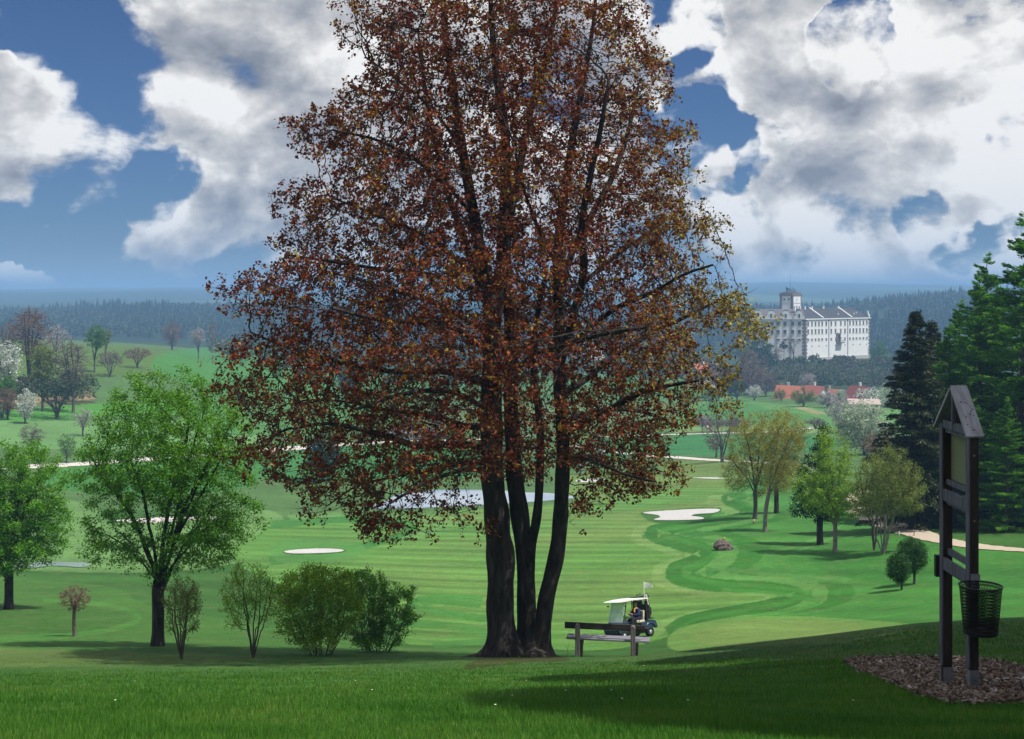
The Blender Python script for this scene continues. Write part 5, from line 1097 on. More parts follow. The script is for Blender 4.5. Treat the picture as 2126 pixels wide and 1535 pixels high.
# ------------------------------------------------------------------ village houses
TILE = plain('orange_roof_tiles', (.42, .14, .085), (.30, .10, .06), scale=2, rough=.85, detail=8)
TILE_D = plain('dull_red_roof_tiles', (.33, .11, .075), (.22, .075, .05), scale=2, rough=.85, detail=8)
TILE_R = plain('crimson_roof_tiles', (.24, .07, .06), (.16, .045, .04), scale=2, rough=.8)
PV = plain('solar_cells', (.03, .05, .10), (.015, .025, .06), scale=3, rough=.2, spec=.7)
HW = plain('house_render', (.72, .70, .66), (.62, .60, .56), scale=1, rough=.9); HP = plain('pinkish_render', (.46, .37, .33), (.40, .31, .28), scale=1, rough=.9)
def house(name, label, px, py, Y, w, d, he, hr, rz, roofm, wallm, over=.7, gablewin=False, solar=False, chim=True):
    x = (px-CX)/F*Y; z = -(py-H)/F*Y; root = thing(name, label, 'house', (x, Y, z), rz)
    mb = MB(); w2, d2 = w/2, d/2
    mb.add([(-w2, -d2, -4), (w2, -d2, -4), (w2, d2, -4), (-w2, d2, -4), (-w2, -d2, he), (w2, -d2, he), (w2, d2, he), (-w2, d2, he), (0, -d2, he+hr), (0, d2, he+hr)],
           [(0, 1, 5, 8, 4), (1, 2, 6, 5), (3, 7, 9, 6, 2), (0, 4, 7, 3)]); mb.build('wall', wallm, root)
    mb = MB(); e = over; k = hr/w2; t = .25
    for s in (-1, 1):
        v = [(s*(w2+e), -d2-e, he-e*k), (0, -d2-e, he+hr), (0, d2+e, he+hr), (s*(w2+e), d2+e, he-e*k)]; v2 = [(a, b, c+t) for a, b, c in v]
        mb.add(v+v2, [(0,1,2,3),(4,7,6,5),(0,4,5,1),(1,5,6,2),(2,6,7,3),(3,7,4,0)])
    rf = mb.build('roof', roofm, root)
    if chim: mb = MB(); mb.box((w2*.25, d2*.2, he+hr+.3), (.8, .8, 2.2)); mb.box((w2*.25, d2*.2, he+hr+1.45), (1, 1, .15)); mb.build('chimney', HW, rf)
    for yy in np.linspace(-d2+1.6, d2-1.6, max(2, int(d/4))):
        for s in (-1, 1):
            mb = MB(); mb.box((s*(w2+.03), yy, he-1.5), (.12, 1.2, 1.3)); wn_ = mb.build('window', WFRAME, root); mb = MB(); mb.box((s*(w2+.06), yy, he-1.5), (.10, 1.0, 1.1)); mb.build('pane', WGLASS, wn_)
    for xx in (-w2*.45, w2*.45):
        mb = MB(); mb.box((xx, -d2-.03, he-1.4), (1.3, .12, 1.4)); wn_ = mb.build('window', WFRAME, root); mb = MB(); mb.box((xx, -d2-.06, he-1.4), (1.1, .10, 1.2)); mb.build('pane', WGLASS, wn_)
    if gablewin:
        mb = MB(); mb.prism([(-w2*.42, he+.5), (w2*.42, he+.5), (w2*.42, he+hr*.42), (0, he+hr*.78), (-w2*.42, he+hr*.42)], .1, Matrix.Translation((0, -d2-.06, 0))); g_ = mb.build('gable_window', WGLASS, root)
        mb = MB(); mb.box((0, -d2-.13, he+hr*.4), (.2, .06, hr*.7)); mb.box((0, -d2-.13, he+hr*.38), (w2*.84, .06, .18)); mb.build('frame', HW, g_)
    if solar:
        nx = Vector((-(w2+e), 0, -(hr+e*k))).normalized(); ang = math.atan2(hr, w2); pm = MB()
        for i in range(2):
            for j in range(4):
                c = Vector((-w2*(.25+.42*i), -d2*.5+j*1.5, 0)); c.z = he+hr*(1+c.x/w2)+.36; pm.box(c, (w2*.40/math.cos(ang), 1.38, .06), Matrix.Rotation(-ang, 3, 'Y'))
        pm.build('solar_panel', PV, rf)
    return root
house('house', 'orange-roofed house with solar panels and a white timber-framed gable', 1452, 786, 520, 9, 11, 2.2, 4.0, rad(-38), TILE, HW, 1.0, True, True)
house('house', 'broad bright orange roof behind the dark green bush', 1640, 832, 500, 8.5, 10, 1.6, 4.4, rad(62), TILE, HW)
house('house', 'dull red roof partly hidden right of the orange one', 1692, 830, 520, 8, 9, 2.2, 3.6, rad(40), TILE_D, HW)
house('house', 'small reddish roof behind the white flowering bush', 1726, 832, 525, 7, 8, 1.8, 3.0, rad(70), TILE_D, HP)
house('house', 'crimson-roofed house behind the white tree', 1786, 836, 455, 7, 8, 2.0, 4.0, rad(35), TILE_R, HW)
house('house', 'pinkish house with a flat roofline in front of the crimson-roofed one', 1792, 856, 400, 7, 9, 3.0, 1.2, rad(80), HP, HP, chim=False)
house('house', 'small house with a grey-blue roof left of the crimson-roofed one', 1760, 832, 470, 5, 7, 1.6, 2.2, rad(30), SLATE_L, HW, chim=False)
house('house', 'small orange-roofed house glimpsed through the left half of the maple', 843, 742, 900, 10, 12, 2.5, 4.5, rad(30), TILE, HW)
house('house', 'pale green house glimpsed through the right half of the maple', 1228, 735, 860, 14, 14, 6, 5, rad(20), COPPER, HW)
# clubhouse behind the maple with its hedge
house('clubhouse', 'low clubhouse with a wide brownish roof behind the clipped hedge', 856, 905, 318, 5, 10, 1.0, .9, rad(86), SLATE_L, HW, 1.2, chim=False)
Pc = [gpt(775+i*10, 909+.15*i) for i in range(16)]; c0 = Pc[8]; hd = thing('hedge', 'clipped yellowish hedge in front of the low clubhouse', 'hedge', c0)
C = np.concatenate([np.array(p)[None]+np.random.default_rng(i).uniform((-.8, -.6, 0), (.8, .6, 2.0), (700, 3)) for i, p in enumerate(Pc)])-np.array(c0)
V, q = cards(C, .35, .7, np.random.default_rng(3)); mk('crown', V, q, LM['hedge'], hd)

# ------------------------------------------------------------------ bench (seen from behind)
WOOD_DK = plain('dark_stained_planks', (.055, .045, .042), (.022, .018, .018), scale=6, rough=.8, bump=.5, stretch=(.25, 3, 3), detail=9)
WOOD_GY = plain('weathered_grey_wood', (.27, .24, .235), (.09, .08, .078), scale=9, rough=.95, bump=.9, stretch=(3, 3, .35), detail=10)
WOOD_SEAT = plain('weathered_seat_wood', (.30, .29, .34), (.14, .135, .16), scale=6, rough=.7, bump=.5, stretch=(.3, 3, 3), detail=9)
by = gpt(1258, 1364); Yb = by[1]; bs = Yb/F
bench = thing('park_bench', 'wooden bench with a dark back board, seen from behind right of the maple stems', 'bench', by, rad(-9))
RB = 1.01
def bx(px, row): return ((px-1258)*bs, -(row-1364)*bs)
for px in (1199.5, 1313.5):
    x = (px-1258)*bs*RB; gz0 = float(gz(by[0]+x*.988, by[1]-x*.156))-by[2]; mb = MB(); zt = bx(0, 1297.5)[1]
    w = .062; pts = [(x-w, gz0-.25), (x+w, gz0-.25), (x+w, zt-.05), (x+w*.7, zt-.012), (x, zt), (x-w*.7, zt-.012), (x-w, zt-.05)]
    mb.prism(pts, .15); mb.build('post', WOOD_GY, bench)
    mb = MB(); s = zt-.44  # seat height
    M = Matrix.Translation((x+.095, 0, 0)) @ Matrix.Rotation(rad(90), 4, 'Z')
    mb.prism([(.05, s-.03), (.50, s-.03), (.50, s-.10), (.40, s-.20), (.26, s-.24), (.18, s-.42), (.12, s-.48), (.05, s-.48)], .065, M); mb.build('bracket', WOOD_DK, bench)
mb = MB(); x0, z0_ = bx(1172, 1297.3); x1, z1_ = bx(1338, 1310.5); mb.box(((x0+x1)/2, .105, (z0_+z1_)/2), ((x1-x0)*RB, .055, z0_-z1_), Matrix.Rotation(rad(.2), 3, 'Y'), bev=.008); mb.build('back_board', WOOD_DK, bench)
zt = bx(0, 1297.5)[1]
for k in range(3):
    mb = MB(); mb.box((.04, .13+k*.145, zt-.44), (2.26, .125, .05), Matrix.Rotation(rad(.2), 3, 'Y'), bev=.008); mb.build('seat_plank', WOOD_SEAT, bench)
# twig growing by the bench
p0 = gpt(1178, 1363); st_ = thing('sapling', 'thin leafless sapling beside the left end of the bench', 'plant', p0)
mb = MB(); mb.tube([(0, 0, -.03), (.02, 0, .12), (.0, 0, .2), (.06, .01, .36), (.05, 0, .44)], [.006, .005, .004, .003, .002], 5); mb.tube([(0, 0, .2), (-.05, 0, .3)], [.003, .002], 4); mb.build('stem', BARK_TWIG, st_)

# ------------------------------------------------------------------ boulder, markers and posts on the course
rg = np.random.default_rng(9); p0 = gpt(1501, 1142)
bm = bmesh.new(); bmesh.ops.create_icosphere(bm, subdivisions=4, radius=1)
for v in bm.verts:
    c = v.co.copy(); a = math.atan2(c.z, c.x)
    k = 1+.10*math.sin(3.1*c.x+2*c.y+1)+.07*math.sin(7*c.x-5*c.z+2)+.05*math.sin(11*c.y+6*c.z)+.03*math.sin(17*c.x+13*c.z)
    k *= 1-.22*max(0, c.x-.1)*max(0, c.z)*2
    v.co = Vector((c.x*.82*k, c.y*.6*k, c.z*.56*k+.25))
me = bpy.data.meshes.new('boulder'); bm.to_mesh(me); bm.free(); me.materials.append(plain('granite', (.20, .15, .14), (.075, .055, .052), scale=5, rough=.95, bump=1.0, detail=10)); bo = put(bpy.data.objects.new('boulder', me)); bo.location = p0; tag(bo, 'brown granite boulder lying on the right-hand fairway edge', 'boulder')
YEL = plain('yellow_paint', (.75, .60, .05), rough=.5); WHT = plain('white_paint', (.8, .8, .78), (.68, .68, .66), rough=.5); RED = plain('red_paint', (.6, .04, .03), rough=.5)
sc_ = p0[1]/F
mk_ = thing('tee_marker', 'small yellow marker standing on top of the boulder', 'marker', p0+np.array((.08, -.1, .72))); mb = MB(); mb.lathe((0, 0, 0), [(.001, .0), (.05, .0), (.045, .22), (.07, .25), (.07, .34), (.001, .36)], 10); mb.build('post', YEL, mk_)
def peg(name, label, px, py, h, r, mat, cap=None, cat='post', group=None):
    p = gpt(px, py); th = thing(name, label, cat, p, group=group); mb = MB(); mb.lathe((0, 0, 0), [(.001, -.1), (r, -.1), (r, h*.93), (r*.7, h), (.001, h)], 10); mb.build('shaft', mat, th)
    if cap: mb = MB(); mb.lathe((0, 0, 0), [(r*1.05, h*.62), (r*1.15, h*.63), (r*1.15, h*.8), (r*1.05, h*.81)], 10); mb.build('band', cap, th)
    return th
peg('marker_post', 'white wooden peg beside the gravel path near the clipped shrubs', 1867, 1119, .62, .045, WHT)
peg('marker_post', 'small dark peg at the left of the gravel path, nearest the sign', 1898, 1113, .35, .03, METAL_D); 
peg('marker_post', 'red and white post on the green bank behind the bare tree', 1469, 902, 2.4, .32, WHT, RED)
peg('marker_post', 'short white post right of the red and white one', 1481, 901, 1.1, .2, WHT)
# ball washer foot: pale base stone at the leaning trunk
peg('marker_post', 'small pale stump with an orange top left of the leaning tree', 1565, 1088, .45, .10, plain('stump_wood', (.5, .42, .36), rough=.9), YEL)
# ------------------------------------------------------------------ roofed sign stand, board side turned to the left
SW_ = plain('slate_grey_timber', (.17, .18, .215), (.07, .075, .095), scale=10, rough=.85, bump=.7, stretch=(2.5, 2.5, .3), detail=10)
SWR = plain('weathered_roof_board', (.42, .42, .46), (.22, .22, .25), scale=7, rough=.85, bump=.7, stretch=(3, .5, .5), detail=10)
SWD = plain('brown_grey_timber', (.045, .034, .030), (.014, .012, .011), scale=8, rough=.85, bump=.7, stretch=(2.5, 2.5, .3), detail=10)
PANEL = plain('faded_green_board', (.20, .22, .12), (.17, .19, .10), scale=2, rough=.6)
ZINC = plain('zinc_bracket', (.28, .30, .34), (.18, .19, .22), scale=12, rough=.5, metal=.6)
gy0 = float(gz(3.81, 9.97)); gy1 = float(gz(3.82, 10.58)); sg = thing('sign_stand', 'tall weathered timber notice stand with a small pitched roof, on the bark bed', 'sign', (3.81, 9.97, gy0))
def S(x, y, z): return (x-3.81, y-9.97, z-gy0)
zt_n, zt_f = -1.13, -1.13
m2 = MB(); m2.box(S(3.816, 9.967, (gy0+zt_n)/2-.0), (.073, .06, zt_n-gy0-.0), bev=.004); m2.build('post', SWD, sg)
m2 = MB(); m2.box(S(3.82, 10.58, (gy1+zt_f)/2), (.08, .06, zt_f-gy1), bev=.004); m2.build('post', SWD, sg)
for (xx, yy, g0) in ((3.816, 9.967, gy0), (3.82, 10.58, gy1)):
    m2 = MB(); m2.box(S(xx, yy, g0+.05), (.078, .070, .26)); m2.lathe(S(xx, yy-.037, g0+.1), [(.012, -.006), (.012, .0)], 10, axis='y'); m2.build('post_shoe', ZINC, sg)
# lighter strips over the left face of both posts: skylight put into their colour
for yy, g0 in ((9.967, gy0), (10.58, gy1)):
    m2 = MB(); m2.box(S(3.772, yy, (g0+.20+zt_n)/2), (.012, .062, zt_n-g0-.20)); m2.build('lit_face', SW_, sg)
def rail(name, z1, z0, x=3.768, mat=SW_, y0=10.0, y1=10.548, th=.03):
    m2 = MB(); m2.box(S(x+th/2+.004, (y0+y1)/2, (z0+z1)/2), (th, y1-y0, z1-z0), bev=.003); return m2.build(name, mat, sg)
rail('rail', -1.095, -1.165); rail('rail', -1.17, -1.205, 3.79); rail('rail', -1.615, -1.66, 3.80); rail('rail', -1.70, -1.80); rail('rail', -1.80, -1.835, 3.80)
rail('rail', -2.22, -2.275, 3.81); rail('rail', -2.30, -2.405); rail('rail', -2.405, -2.43, 3.80, SWD)
m2 = MB(); m2.box(S(3.85, 10.273, -1.41), (.008, .545, .41)); m2.build('notice_board', PANEL, sg)
# roof: two sloping boards, a king post and the gable's cheeks
rx0, rx1 = 3.74, 3.885
ym, zr0, ye0, ye1, ze = 10.285, -.775, 9.90, 10.70, -1.165
for ye in (ye0, ye1):
    d = Vector((0, ye-ym, ze-zr0)); n = Vector((0, d.z, -d.y)).normalized(); n = n if n.z > 0 else -n; t = n*.022
    v = [Vector((x, y, z)) for x in (rx0, rx1) for y, z in ((ym, zr0), (ye, ze))]; v2 = [a-t for a in v]
    m2 = MB(); m2.add([S(*a) for a in v+v2], [(0, 1, 3, 2), (4, 6, 7, 5), (0, 4, 5, 1), (2, 3, 7, 6), (0, 2, 6, 4), (1, 5, 7, 3)]); rb_ = m2.build('roof_board', SWR, sg)
    if ye == ye0:
        rg = np.random.default_rng(4); kn = MB()
        for i in range(17):
            s, xx, rr = rg.uniform(.22, .92), rg.uniform(rx0+.02, rx1-.02), rg.uniform(.002, .006); p = Vector((xx, ym+(ye-ym)*s, zr0+(ze-zr0)*s))+n*.0015
            U = Vector((1, 0, 0)); Wd = d.normalized(); el = 2.0 if i % 3 == 0 else 1.2
            kn.add([S(*(p+U*math.cos(a)*rr*el+Wd*math.sin(a)*rr)) for a in np.arange(8)*PI/4], [list(range(8))])
        kn.build('knots', plain('knot_wood', (.03, .028, .03), rough=.9), rb_)
m2 = MB(); m2.box(S(3.77, ym, -.955), (.03, .03, .30)); m2.build('king_post', SW_, sg)
m2 = MB(); m2.prism([(ye0+.05-ym, ze+.02), (ye1-.05-ym, ze+.02), (0, zr0-.05)], .012, Matrix.Translation(S(3.865, ym, gy0-0*gy0)) @ Matrix.Translation((0, 0, -gy0*0)) @ Matrix.Rotation(rad(90), 4, 'Z')) if False else None
v = [(3.87, ye0+.06, ze+.02), (3.87, ye1-.06, ze+.02), (3.87, ym, zr0-.04)]; v2 = [(3.855, a[1], a[2]) for a in v]
m2 = MB(); m2.add([S(*a) for a in v+v2], [(0, 1, 2), (5, 4, 3), (0, 3, 4, 1), (1, 4, 5, 2), (2, 5, 3, 0)]); m2.build('gable_board', SWD, sg)
# small dark plate screwed behind the far post
m2 = MB(); m2.box(S(3.765, 10.645, -2.395), (.05, .05, .19)); m2.build('back_plate', METAL_D, sg)
# brass screws
m2 = MB()
for z in (-1.87, -2.46+.1, -1.33): m2.lathe(S(3.815, 9.9365, z), [(.001, -.004), (.006, -.003), (.007, 0)], 8, axis='y')
m2.build('screws', plain('brass', (.5, .4, .15), rough=.4, metal=.8), sg)

# ------------------------------------------------------------------ wire-mesh litter basket hung on the near post
WIRE = plain('black_coated_wire', (.012, .012, .013), scale=30, rough=.45)
cxb, cyb, zt, zb2 = 3.80, 9.765, -2.36, -2.745; RT, RB_ = .166, .133
lb = thing('litter_basket', 'black wire mesh litter basket hanging on the near sign post', 'basket', (cxb, cyb, zb2))
m2 = MB(); hB = zt-zb2; t = np.linspace(0, 2*PI, 41)
def loop(r, z, rr, k=5, M=m2): M.tube([(math.cos(a)*r, math.sin(a)*r, z) for a in t], rr, k, cap=False)
M = MB(); loop(RT, hB, .0065, 8, M); M.build('rim', METAL_D, lb)
n = 84; V = []; Fq = []
for i in range(n):     # woven slanting wires as thin flat strips
    for dirn in (1, -1):
        b0 = len(V); m_ = 9
        for j in range(m_):
            f = j/(m_-1); a = 2*PI*i/n+dirn*f*.55; r = RB_+(RT-RB_)*f; w = .0023/r
            for s in (-1, 1): V.append((math.cos(a+s*w)*r, math.sin(a+s*w)*r, f*hB))
        for j in range(m_-1): Fq.append((b0+2*j, b0+2*j+1, b0+2*j+3, b0+2*j+2))
o_ = mk('mesh_wall', np.array(V), np.array(Fq), WIRE, lb)
M = MB()
for f in (0.0, .06, .94): loop(RB_+(RT-RB_)*f, hB*f, .003, 5, M)
M.lathe((0, 0, 0), [(.001, .002), (RB_, .002), (RB_, .012), (.001, .012)], 36); M.build('bottom', WIRE, lb)
M = MB(); M.box((.02, .172, hB-.02), (.07, .012, .09)); M.box((.02, .165, hB+.03), (.075, .02, .05)); M.lathe((0, .158, hB+.03), [(.01, 0), (.01, .004)], 8, axis='y'); M.lathe((.038, .158, hB+.03), [(.01, 0), (.01, .004)], 8, axis='y'); M.build('bracket', ZINC, lb)

# ------------------------------------------------------------------ golf cart
NAVY = plain('navy_bodywork', (.020, .040, .085), (.012, .025, .055), scale=2, rough=.22, spec=.7); BLK = plain('black_plastic', (.012, .012, .013), scale=9, rough=.5)
TYRE = plain('tyre_rubber', (.018, .018, .019), scale=30, rough=.85, bump=.4); RIM = plain('silver_rim', (.55, .56, .58), rough=.3, metal=.7); CREAM = plain('cream_vinyl', (.62, .56, .46), (.52, .46, .38), scale=6, rough=.6)
m, nt, out = newmat('windshield_glass'); L = nt.links
b = N(nt, 'ShaderNodeBsdfPrincipled'); b.inputs['Base Color'].default_value = (.62, .70, .74, 1); b.inputs['Roughness'].default_value = .15; b.inputs['Specular IOR Level'].default_value = .8
tr_ = N(nt, 'ShaderNodeBsdfTransparent'); tr_.inputs[0].default_value = (.9, .94, .93, 1); mx = N(nt, 'ShaderNodeMixShader'); mx.inputs[0].default_value = .45
L.new(tr_.outputs[0], mx.inputs[1]); L.new(b.outputs[0], mx.inputs[2]); L.new(mx.outputs[0], out.inputs[0]); GLS = m
CS = .90; p0 = np.array(W(1309, 1326, 51.8)); x0, y0 = p0[0], p0[1]
fx, fy = -.80, -.60
angc = math.atan2(fy, fx)
def cg(dx, dy): # height of ground under local point
    dx *= CS; dy *= CS; X_ = x0+dx*math.cos(angc)-dy*math.sin(angc); Y_ = y0+dx*math.sin(angc)+dy*math.cos(angc); return float(gz(X_, Y_))
hs = [cg(.85, .45), cg(.85, -.45), cg(-.85, .45), cg(-.85, -.45)]; z0c = max(hs)*.5+sum(hs)/8
pitch = math.atan2((hs[2]+hs[3]-hs[0]-hs[1])/2, 1.7); roll = math.atan2((hs[0]+hs[2]-hs[1]-hs[3])/2, .9); z0c = sum(hs)/4+.01
cart = thing('golf_cart', 'dark blue golf cart with a white roof, driven across the fairway behind the bench', 'golf cart', (x0, y0, z0c))
cart.rotation_euler = (roll, pitch*1.0, angc); cart.scale = (CS, CS, CS)
CM = (Matrix.Translation((x0, y0, z0c)) @ cart.rotation_euler.to_matrix().to_4x4() @ Matrix.Scale(CS, 4))
def B_(name, mat, parts, par=cart):
    mb = MB()
    for c, d, *r in parts: mb.box(c, d, r[0] if r else None, bev=r[1] if len(r) > 1 else .02)
    return mb.build(name, mat, par)
RY = lambda a: Matrix.Rotation(rad(a), 3, 'Y')
B_('chassis', BLK, [((0, 0, .27), (2.0, .92, .14)), ((.0, .0, .34), (.75, 1.06, .05)), ((.98, 0, .34), (.2, .7, .16))])
# front cowl: profile extruded across
mb = MB(); mb.prism([(1.12, .34), (1.16, .48), (1.08, .66), (.86, .80), (.62, .86), (.52, .84), (.50, .36), (.72, .40), (.85, .42)], 1.08); body = mb.build('front_cowl', NAVY, cart)
for s in (-1, 1):
    M = MB(); M.box((1.08, s*.36, .60), (.10, .20, .09), bev=.03); M.build('headlight', plain('headlamp_glass', (.6, .62, .65), rough=.1), body)
mb = MB(); mb.prism([(-.30, .36), (-.30, .66), (-.62, .74), (-1.05, .76), (-1.24, .70), (-1.30, .50), (-1.22, .40)], 1.12); rb2 = mb.build('rear_body', NAVY, cart)
for s in (-1, 1):
    M = MB(); M.box((-1.28, s*.44, .60), (.05, .1, .12), bev=.015); M.build('tail_light', RED, rb2)
    M = MB(); M.tube([(-1.17+.34*math.cos(a)*1.05+.34*.95, s*.56, .30+.34*math.sin(a)) for a in np.linspace(rad(15), rad(165), 9)], [.05]*9, 6); M.build('fender', NAVY, rb2)
M = MB(); M.box((-1.34, 0, .42), (.08, 1.0, .12), bev=.03); M.build('bumper', BLK, cart); M = MB(); M.box((1.19, 0, .38), (.07, .9, .12), bev=.03); M.build('bumper', BLK, cart)
for sx in (.83, -.84):
    for sy in (-.47, .47):
        M = MB(); M.lathe((sx, sy, .23), [(.10, -.10), (.17, -.105), (.222, -.085), (.23, -.04), (.23, .04), (.222, .085), (.17, .105), (.10, .10)], 24, axis='y'); wh = M.build('wheel', TYRE, cart)
        M = MB(); s = 1 if sy > 0 else -1; M.lathe((sx, sy+s*.06, .23), [(.13, -.03), (.13, .03), (.10, .035), (.05, .015), (.045, .05), (.001, .052)] if s > 0 else [(.13, .03), (.13, -.03), (.10, -.035), (.05, -.015), (.045, -.05), (.001, -.052)], 20, axis='y')
        for k in range(6):
            a = k*PI/3; M.box((sx+math.cos(a)*.07, sy+s*.085, .23+math.sin(a)*.07), (.10, .012, .028), Matrix.Rotation(-a, 3, 'Y'))
        M.build('rim', RIM, wh)
B_('seat', CREAM, [((-.35, 0, .76), (.50, 1.0, .13), None, .05)]); 
for s in (-.25, .25): B_('backrest', CREAM, [((-.58, s, 1.04), (.10, .46, .42), RY(-10), .045)])
B_('rear_panel', BLK, [((-.80, 0, 1.12), (.06, .98, .78), RY(-3), .01)])
# roof, gently domed
mb = MB(); pr = [(1.02, 1.765), (.8, 1.80), (.4, 1.83), (-.1, 1.84), (-.6, 1.825), (-.86, 1.80), (-.90, 1.76), (-.6, 1.765), (.2, 1.775), (.8, 1.75)]
mb.prism(pr, 1.14); rf = mb.build('roof', WHT, cart)
M = MB(); M.box((-.70, -.1, 1.845), (.36, .5, .035), bev=.01); M.build('roof_handle', BLK, rf)
for s in (-.50, .50):
    M = MB(); M.tube([(.66, s, .84), (.72, s, 1.0), (.86, s*1.0, 1.76)][::1] if False else [(.80, s, .82), (.64, s, 1.2), (.48, s, 1.775)], .020, 8); M.build('roof_strut', BLK, cart)
    M = MB(); M.tube([(-.72, s, .74), (-.74, s, 1.3), (-.76, s, 1.79)], .022, 8); M.build('roof_strut', BLK, cart)
# windshield leaning back from the cowl, and its clips
v = [(.86, -.49, .84), (.86, .49, .84), (.52, .49, 1.74), (.52, -.49, 1.74)]; M = MB(); M.add(v+[(a+.012, b_, c+.004) for a, b_, c in v], [(0, 1, 2, 3), (7, 6, 5, 4), (0, 4, 5, 1), (1, 5, 6, 2), (2, 6, 7, 3), (3, 7, 4, 0)]); ws2 = M.build('windshield', GLS, cart)
M = MB(); M.box((.70, 0, 1.29), (.015, .98, .018)); M.build('hinge_strip', plain('clear_hinge', (.6, .65, .68), rough=.3), ws2)
M = MB(); M.tube([(.62, .24, .60), (.36, .24, .98)], .022, 8); M.tube([(.62, .30, .56), (.2, .42, .62)], .012, 6); M.build('steering_column', BLK, cart)
M = MB(); ct = Vector((.34, .24, 1.0)); ax = Vector((-.56, 0, .83)).normalized(); u = Vector((0, 1, 0)); w_ = ax.cross(u)
M.tube([ct+(u*math.cos(a)+w_*math.sin(a))*.175 for a in np.linspace(0, 2*PI, 25)], .014, 6, cap=False)
for a in (0, 2.1, 4.2): M.tube([ct, ct+(u*math.cos(a)+w_*math.sin(a))*.172], .010, 5)
M.lathe(ct, [(.001, -.01), (.04, -.01), (.04, .015), (.001, .02)], 10); M.build('steering_wheel', BLK, cart)
for s in (-1, 1): M = MB(); M.tube([(-.15, s*.54, .72), (-.25, s*.55, .92), (-.55, s*.55, .95)], .014, 6); M.build('arm_rest', BLK, cart)
for s in (-1, 1): M = MB(); M.tube([(.60, s*.53, 1.52), (.66, s*.60, 1.55)], .008, 5); M.box((.67, s*.63, 1.55), (.02, .12, .07), bev=.008); M.build('mirror', BLK, cart)
B_('bag_rack', BLK, [((-1.05, 0, .82), (.42, .9, .04), None, .01), ((-.98, 0, 1.15), (.03, .9, .05), None, .01)])
# golf bags with clubs (rest on the rack)
BAGT = plain('tan_bag_fabric', (.42, .34, .26), (.25, .19, .15), scale=12, rough=.8); BAGB = plain('black_bag_fabric', (.02, .02, .022), scale=9, rough=.8); CHROME = plain('club_steel', (.5, .5, .52), rough=.25, metal=.9)
def golfbag(label, ly, matb, tilt, hood=None):
    g_ = thing('golf_bag', label, 'golf bag', CM @ Vector((-1.06, ly, .845))); g_.rotation_euler = cart.rotation_euler; g_.scale = cart.scale
    M = MB(); M.tube([(0, 0, 0), (.0, 0, .25), (-.01, 0, .60), (.03, 0, .80)], [.125, .13, .125, .14], 14); bg_ = M.build('bag_body', matb, g_)
    M = MB(); M.box((-.13, 0, .32), (.09, .2, .36), bev=.03); M.build('pocket', matb, bg_)
    rg = np.random.default_rng(int(abs(ly)*100)+3)
    for k in range(7):
        a = k*.9; bx_ = Vector((.03+math.cos(a)*.07, math.sin(a)*.07, .70)); tp = bx_+Vector((math.cos(a)*.06, math.sin(a)*.07, rg.uniform(.28, .42)))
        M = MB(); M.tube([bx_, tp], .007, 5); M.box(tp+Vector((-.02, .01, .01)), (.05, .10, .05), bev=.02); M.build('club', CHROME if k % 2 else BLK, g_)
    if hood: M = MB(); M.box((.08, .10, .86), (.06, .14, .52), RY(8), bev=.02); M.build('towel', hood, g_)
golfbag('tan golf bag with a pale towel, strapped to the cart behind the driver', .24, BAGB, 0, CREAM)
golfbag('black golf bag with clubs, farther one on the back of the cart', -.24, BAGB, 0)
# white pennant on a stick standing at the back of the cart
fl = thing('pennant', 'small white pennant with faint grey lettering on a white stick above the cart', 'flag', CM @ Vector((-.96, .10, .85))); fl.scale = cart.scale
M = MB(); M.tube([(0, 0, 0), (-.02, 0, .9), (-.05, 0, 1.75)], [.018, .016, .014], 8); M.build('stick', WHT, fl)
V = []; n = 12
for i in range(n+1):
    for j in range(7):
        f = i/n; V.append((-.05+.44*f, .06*math.sin(f*7+j*.3)*f, 1.74-.31*(j/6)*(1-.12*f)-.10*f*(1-j/6)*.9+.0))
Fq = [(i*7+j, (i+1)*7+j, (i+1)*7+j+1, i*7+j+1) for i in range(n) for j in range(6)]
cloth = mk('cloth', np.array(V), np.array(Fq), WHT, fl, smooth=True)
M = MB(); rg = np.random.default_rng(2)
for row, z in ((0, 1.58), (1, 1.50)):
    x = .04
    while x < .31:
        w_ = rg.uniform(.015, .05); f = (x+.05)/.44; y = .06*math.sin(f*7+1)*f-.012; M.box((x+w_/2, y, z+.02*math.sin(x*20)), (w_, .004, .018), Matrix.Rotation(rg.uniform(-.3, .3), 3, 'Y')); x += w_+.012
M.build('lettering', plain('grey_print', (.25, .30, .36), rough=.6), cloth)

# ------------------------------------------------------------------ driver
def skin_mesh(name, joints, bones, mat, parent, sub=2):
    me = bpy.data.meshes.new(name); me.from_pydata([j[0] for j in joints], bones, []); o = bpy.data.objects.new(name, me); COL.objects.link(o)
    o.modifiers.new('s', 'SKIN'); sk = me.skin_vertices[0].data if me.skin_vertices else None
    if sk is None:
        bm = bmesh.new(); bm.from_mesh(me); bm.verts.layers.skin.verify(); bm.to_mesh(me); bm.free(); sk = me.skin_vertices[0].data
    for v, j in zip(sk, joints): v.radius = j[1] if isinstance(j[1], tuple) else (j[1], j[1])
    sk[0].use_root = True
    ss = o.modifiers.new('u', 'SUBSURF'); ss.levels = sub; ss.render_levels = sub
    dg = bpy.context.evaluated_depsgraph_get(); dg.update(); ev = o.evaluated_get(dg); nm = bpy.data.meshes.new_from_object(ev)
    bpy.data.objects.remove(o); nm.materials.clear(); nm.materials.append(mat)
    nm.polygons.foreach_set('use_smooth', [True]*len(nm.polygons)); r = bpy.data.objects.new(name, nm); return put(r, parent)
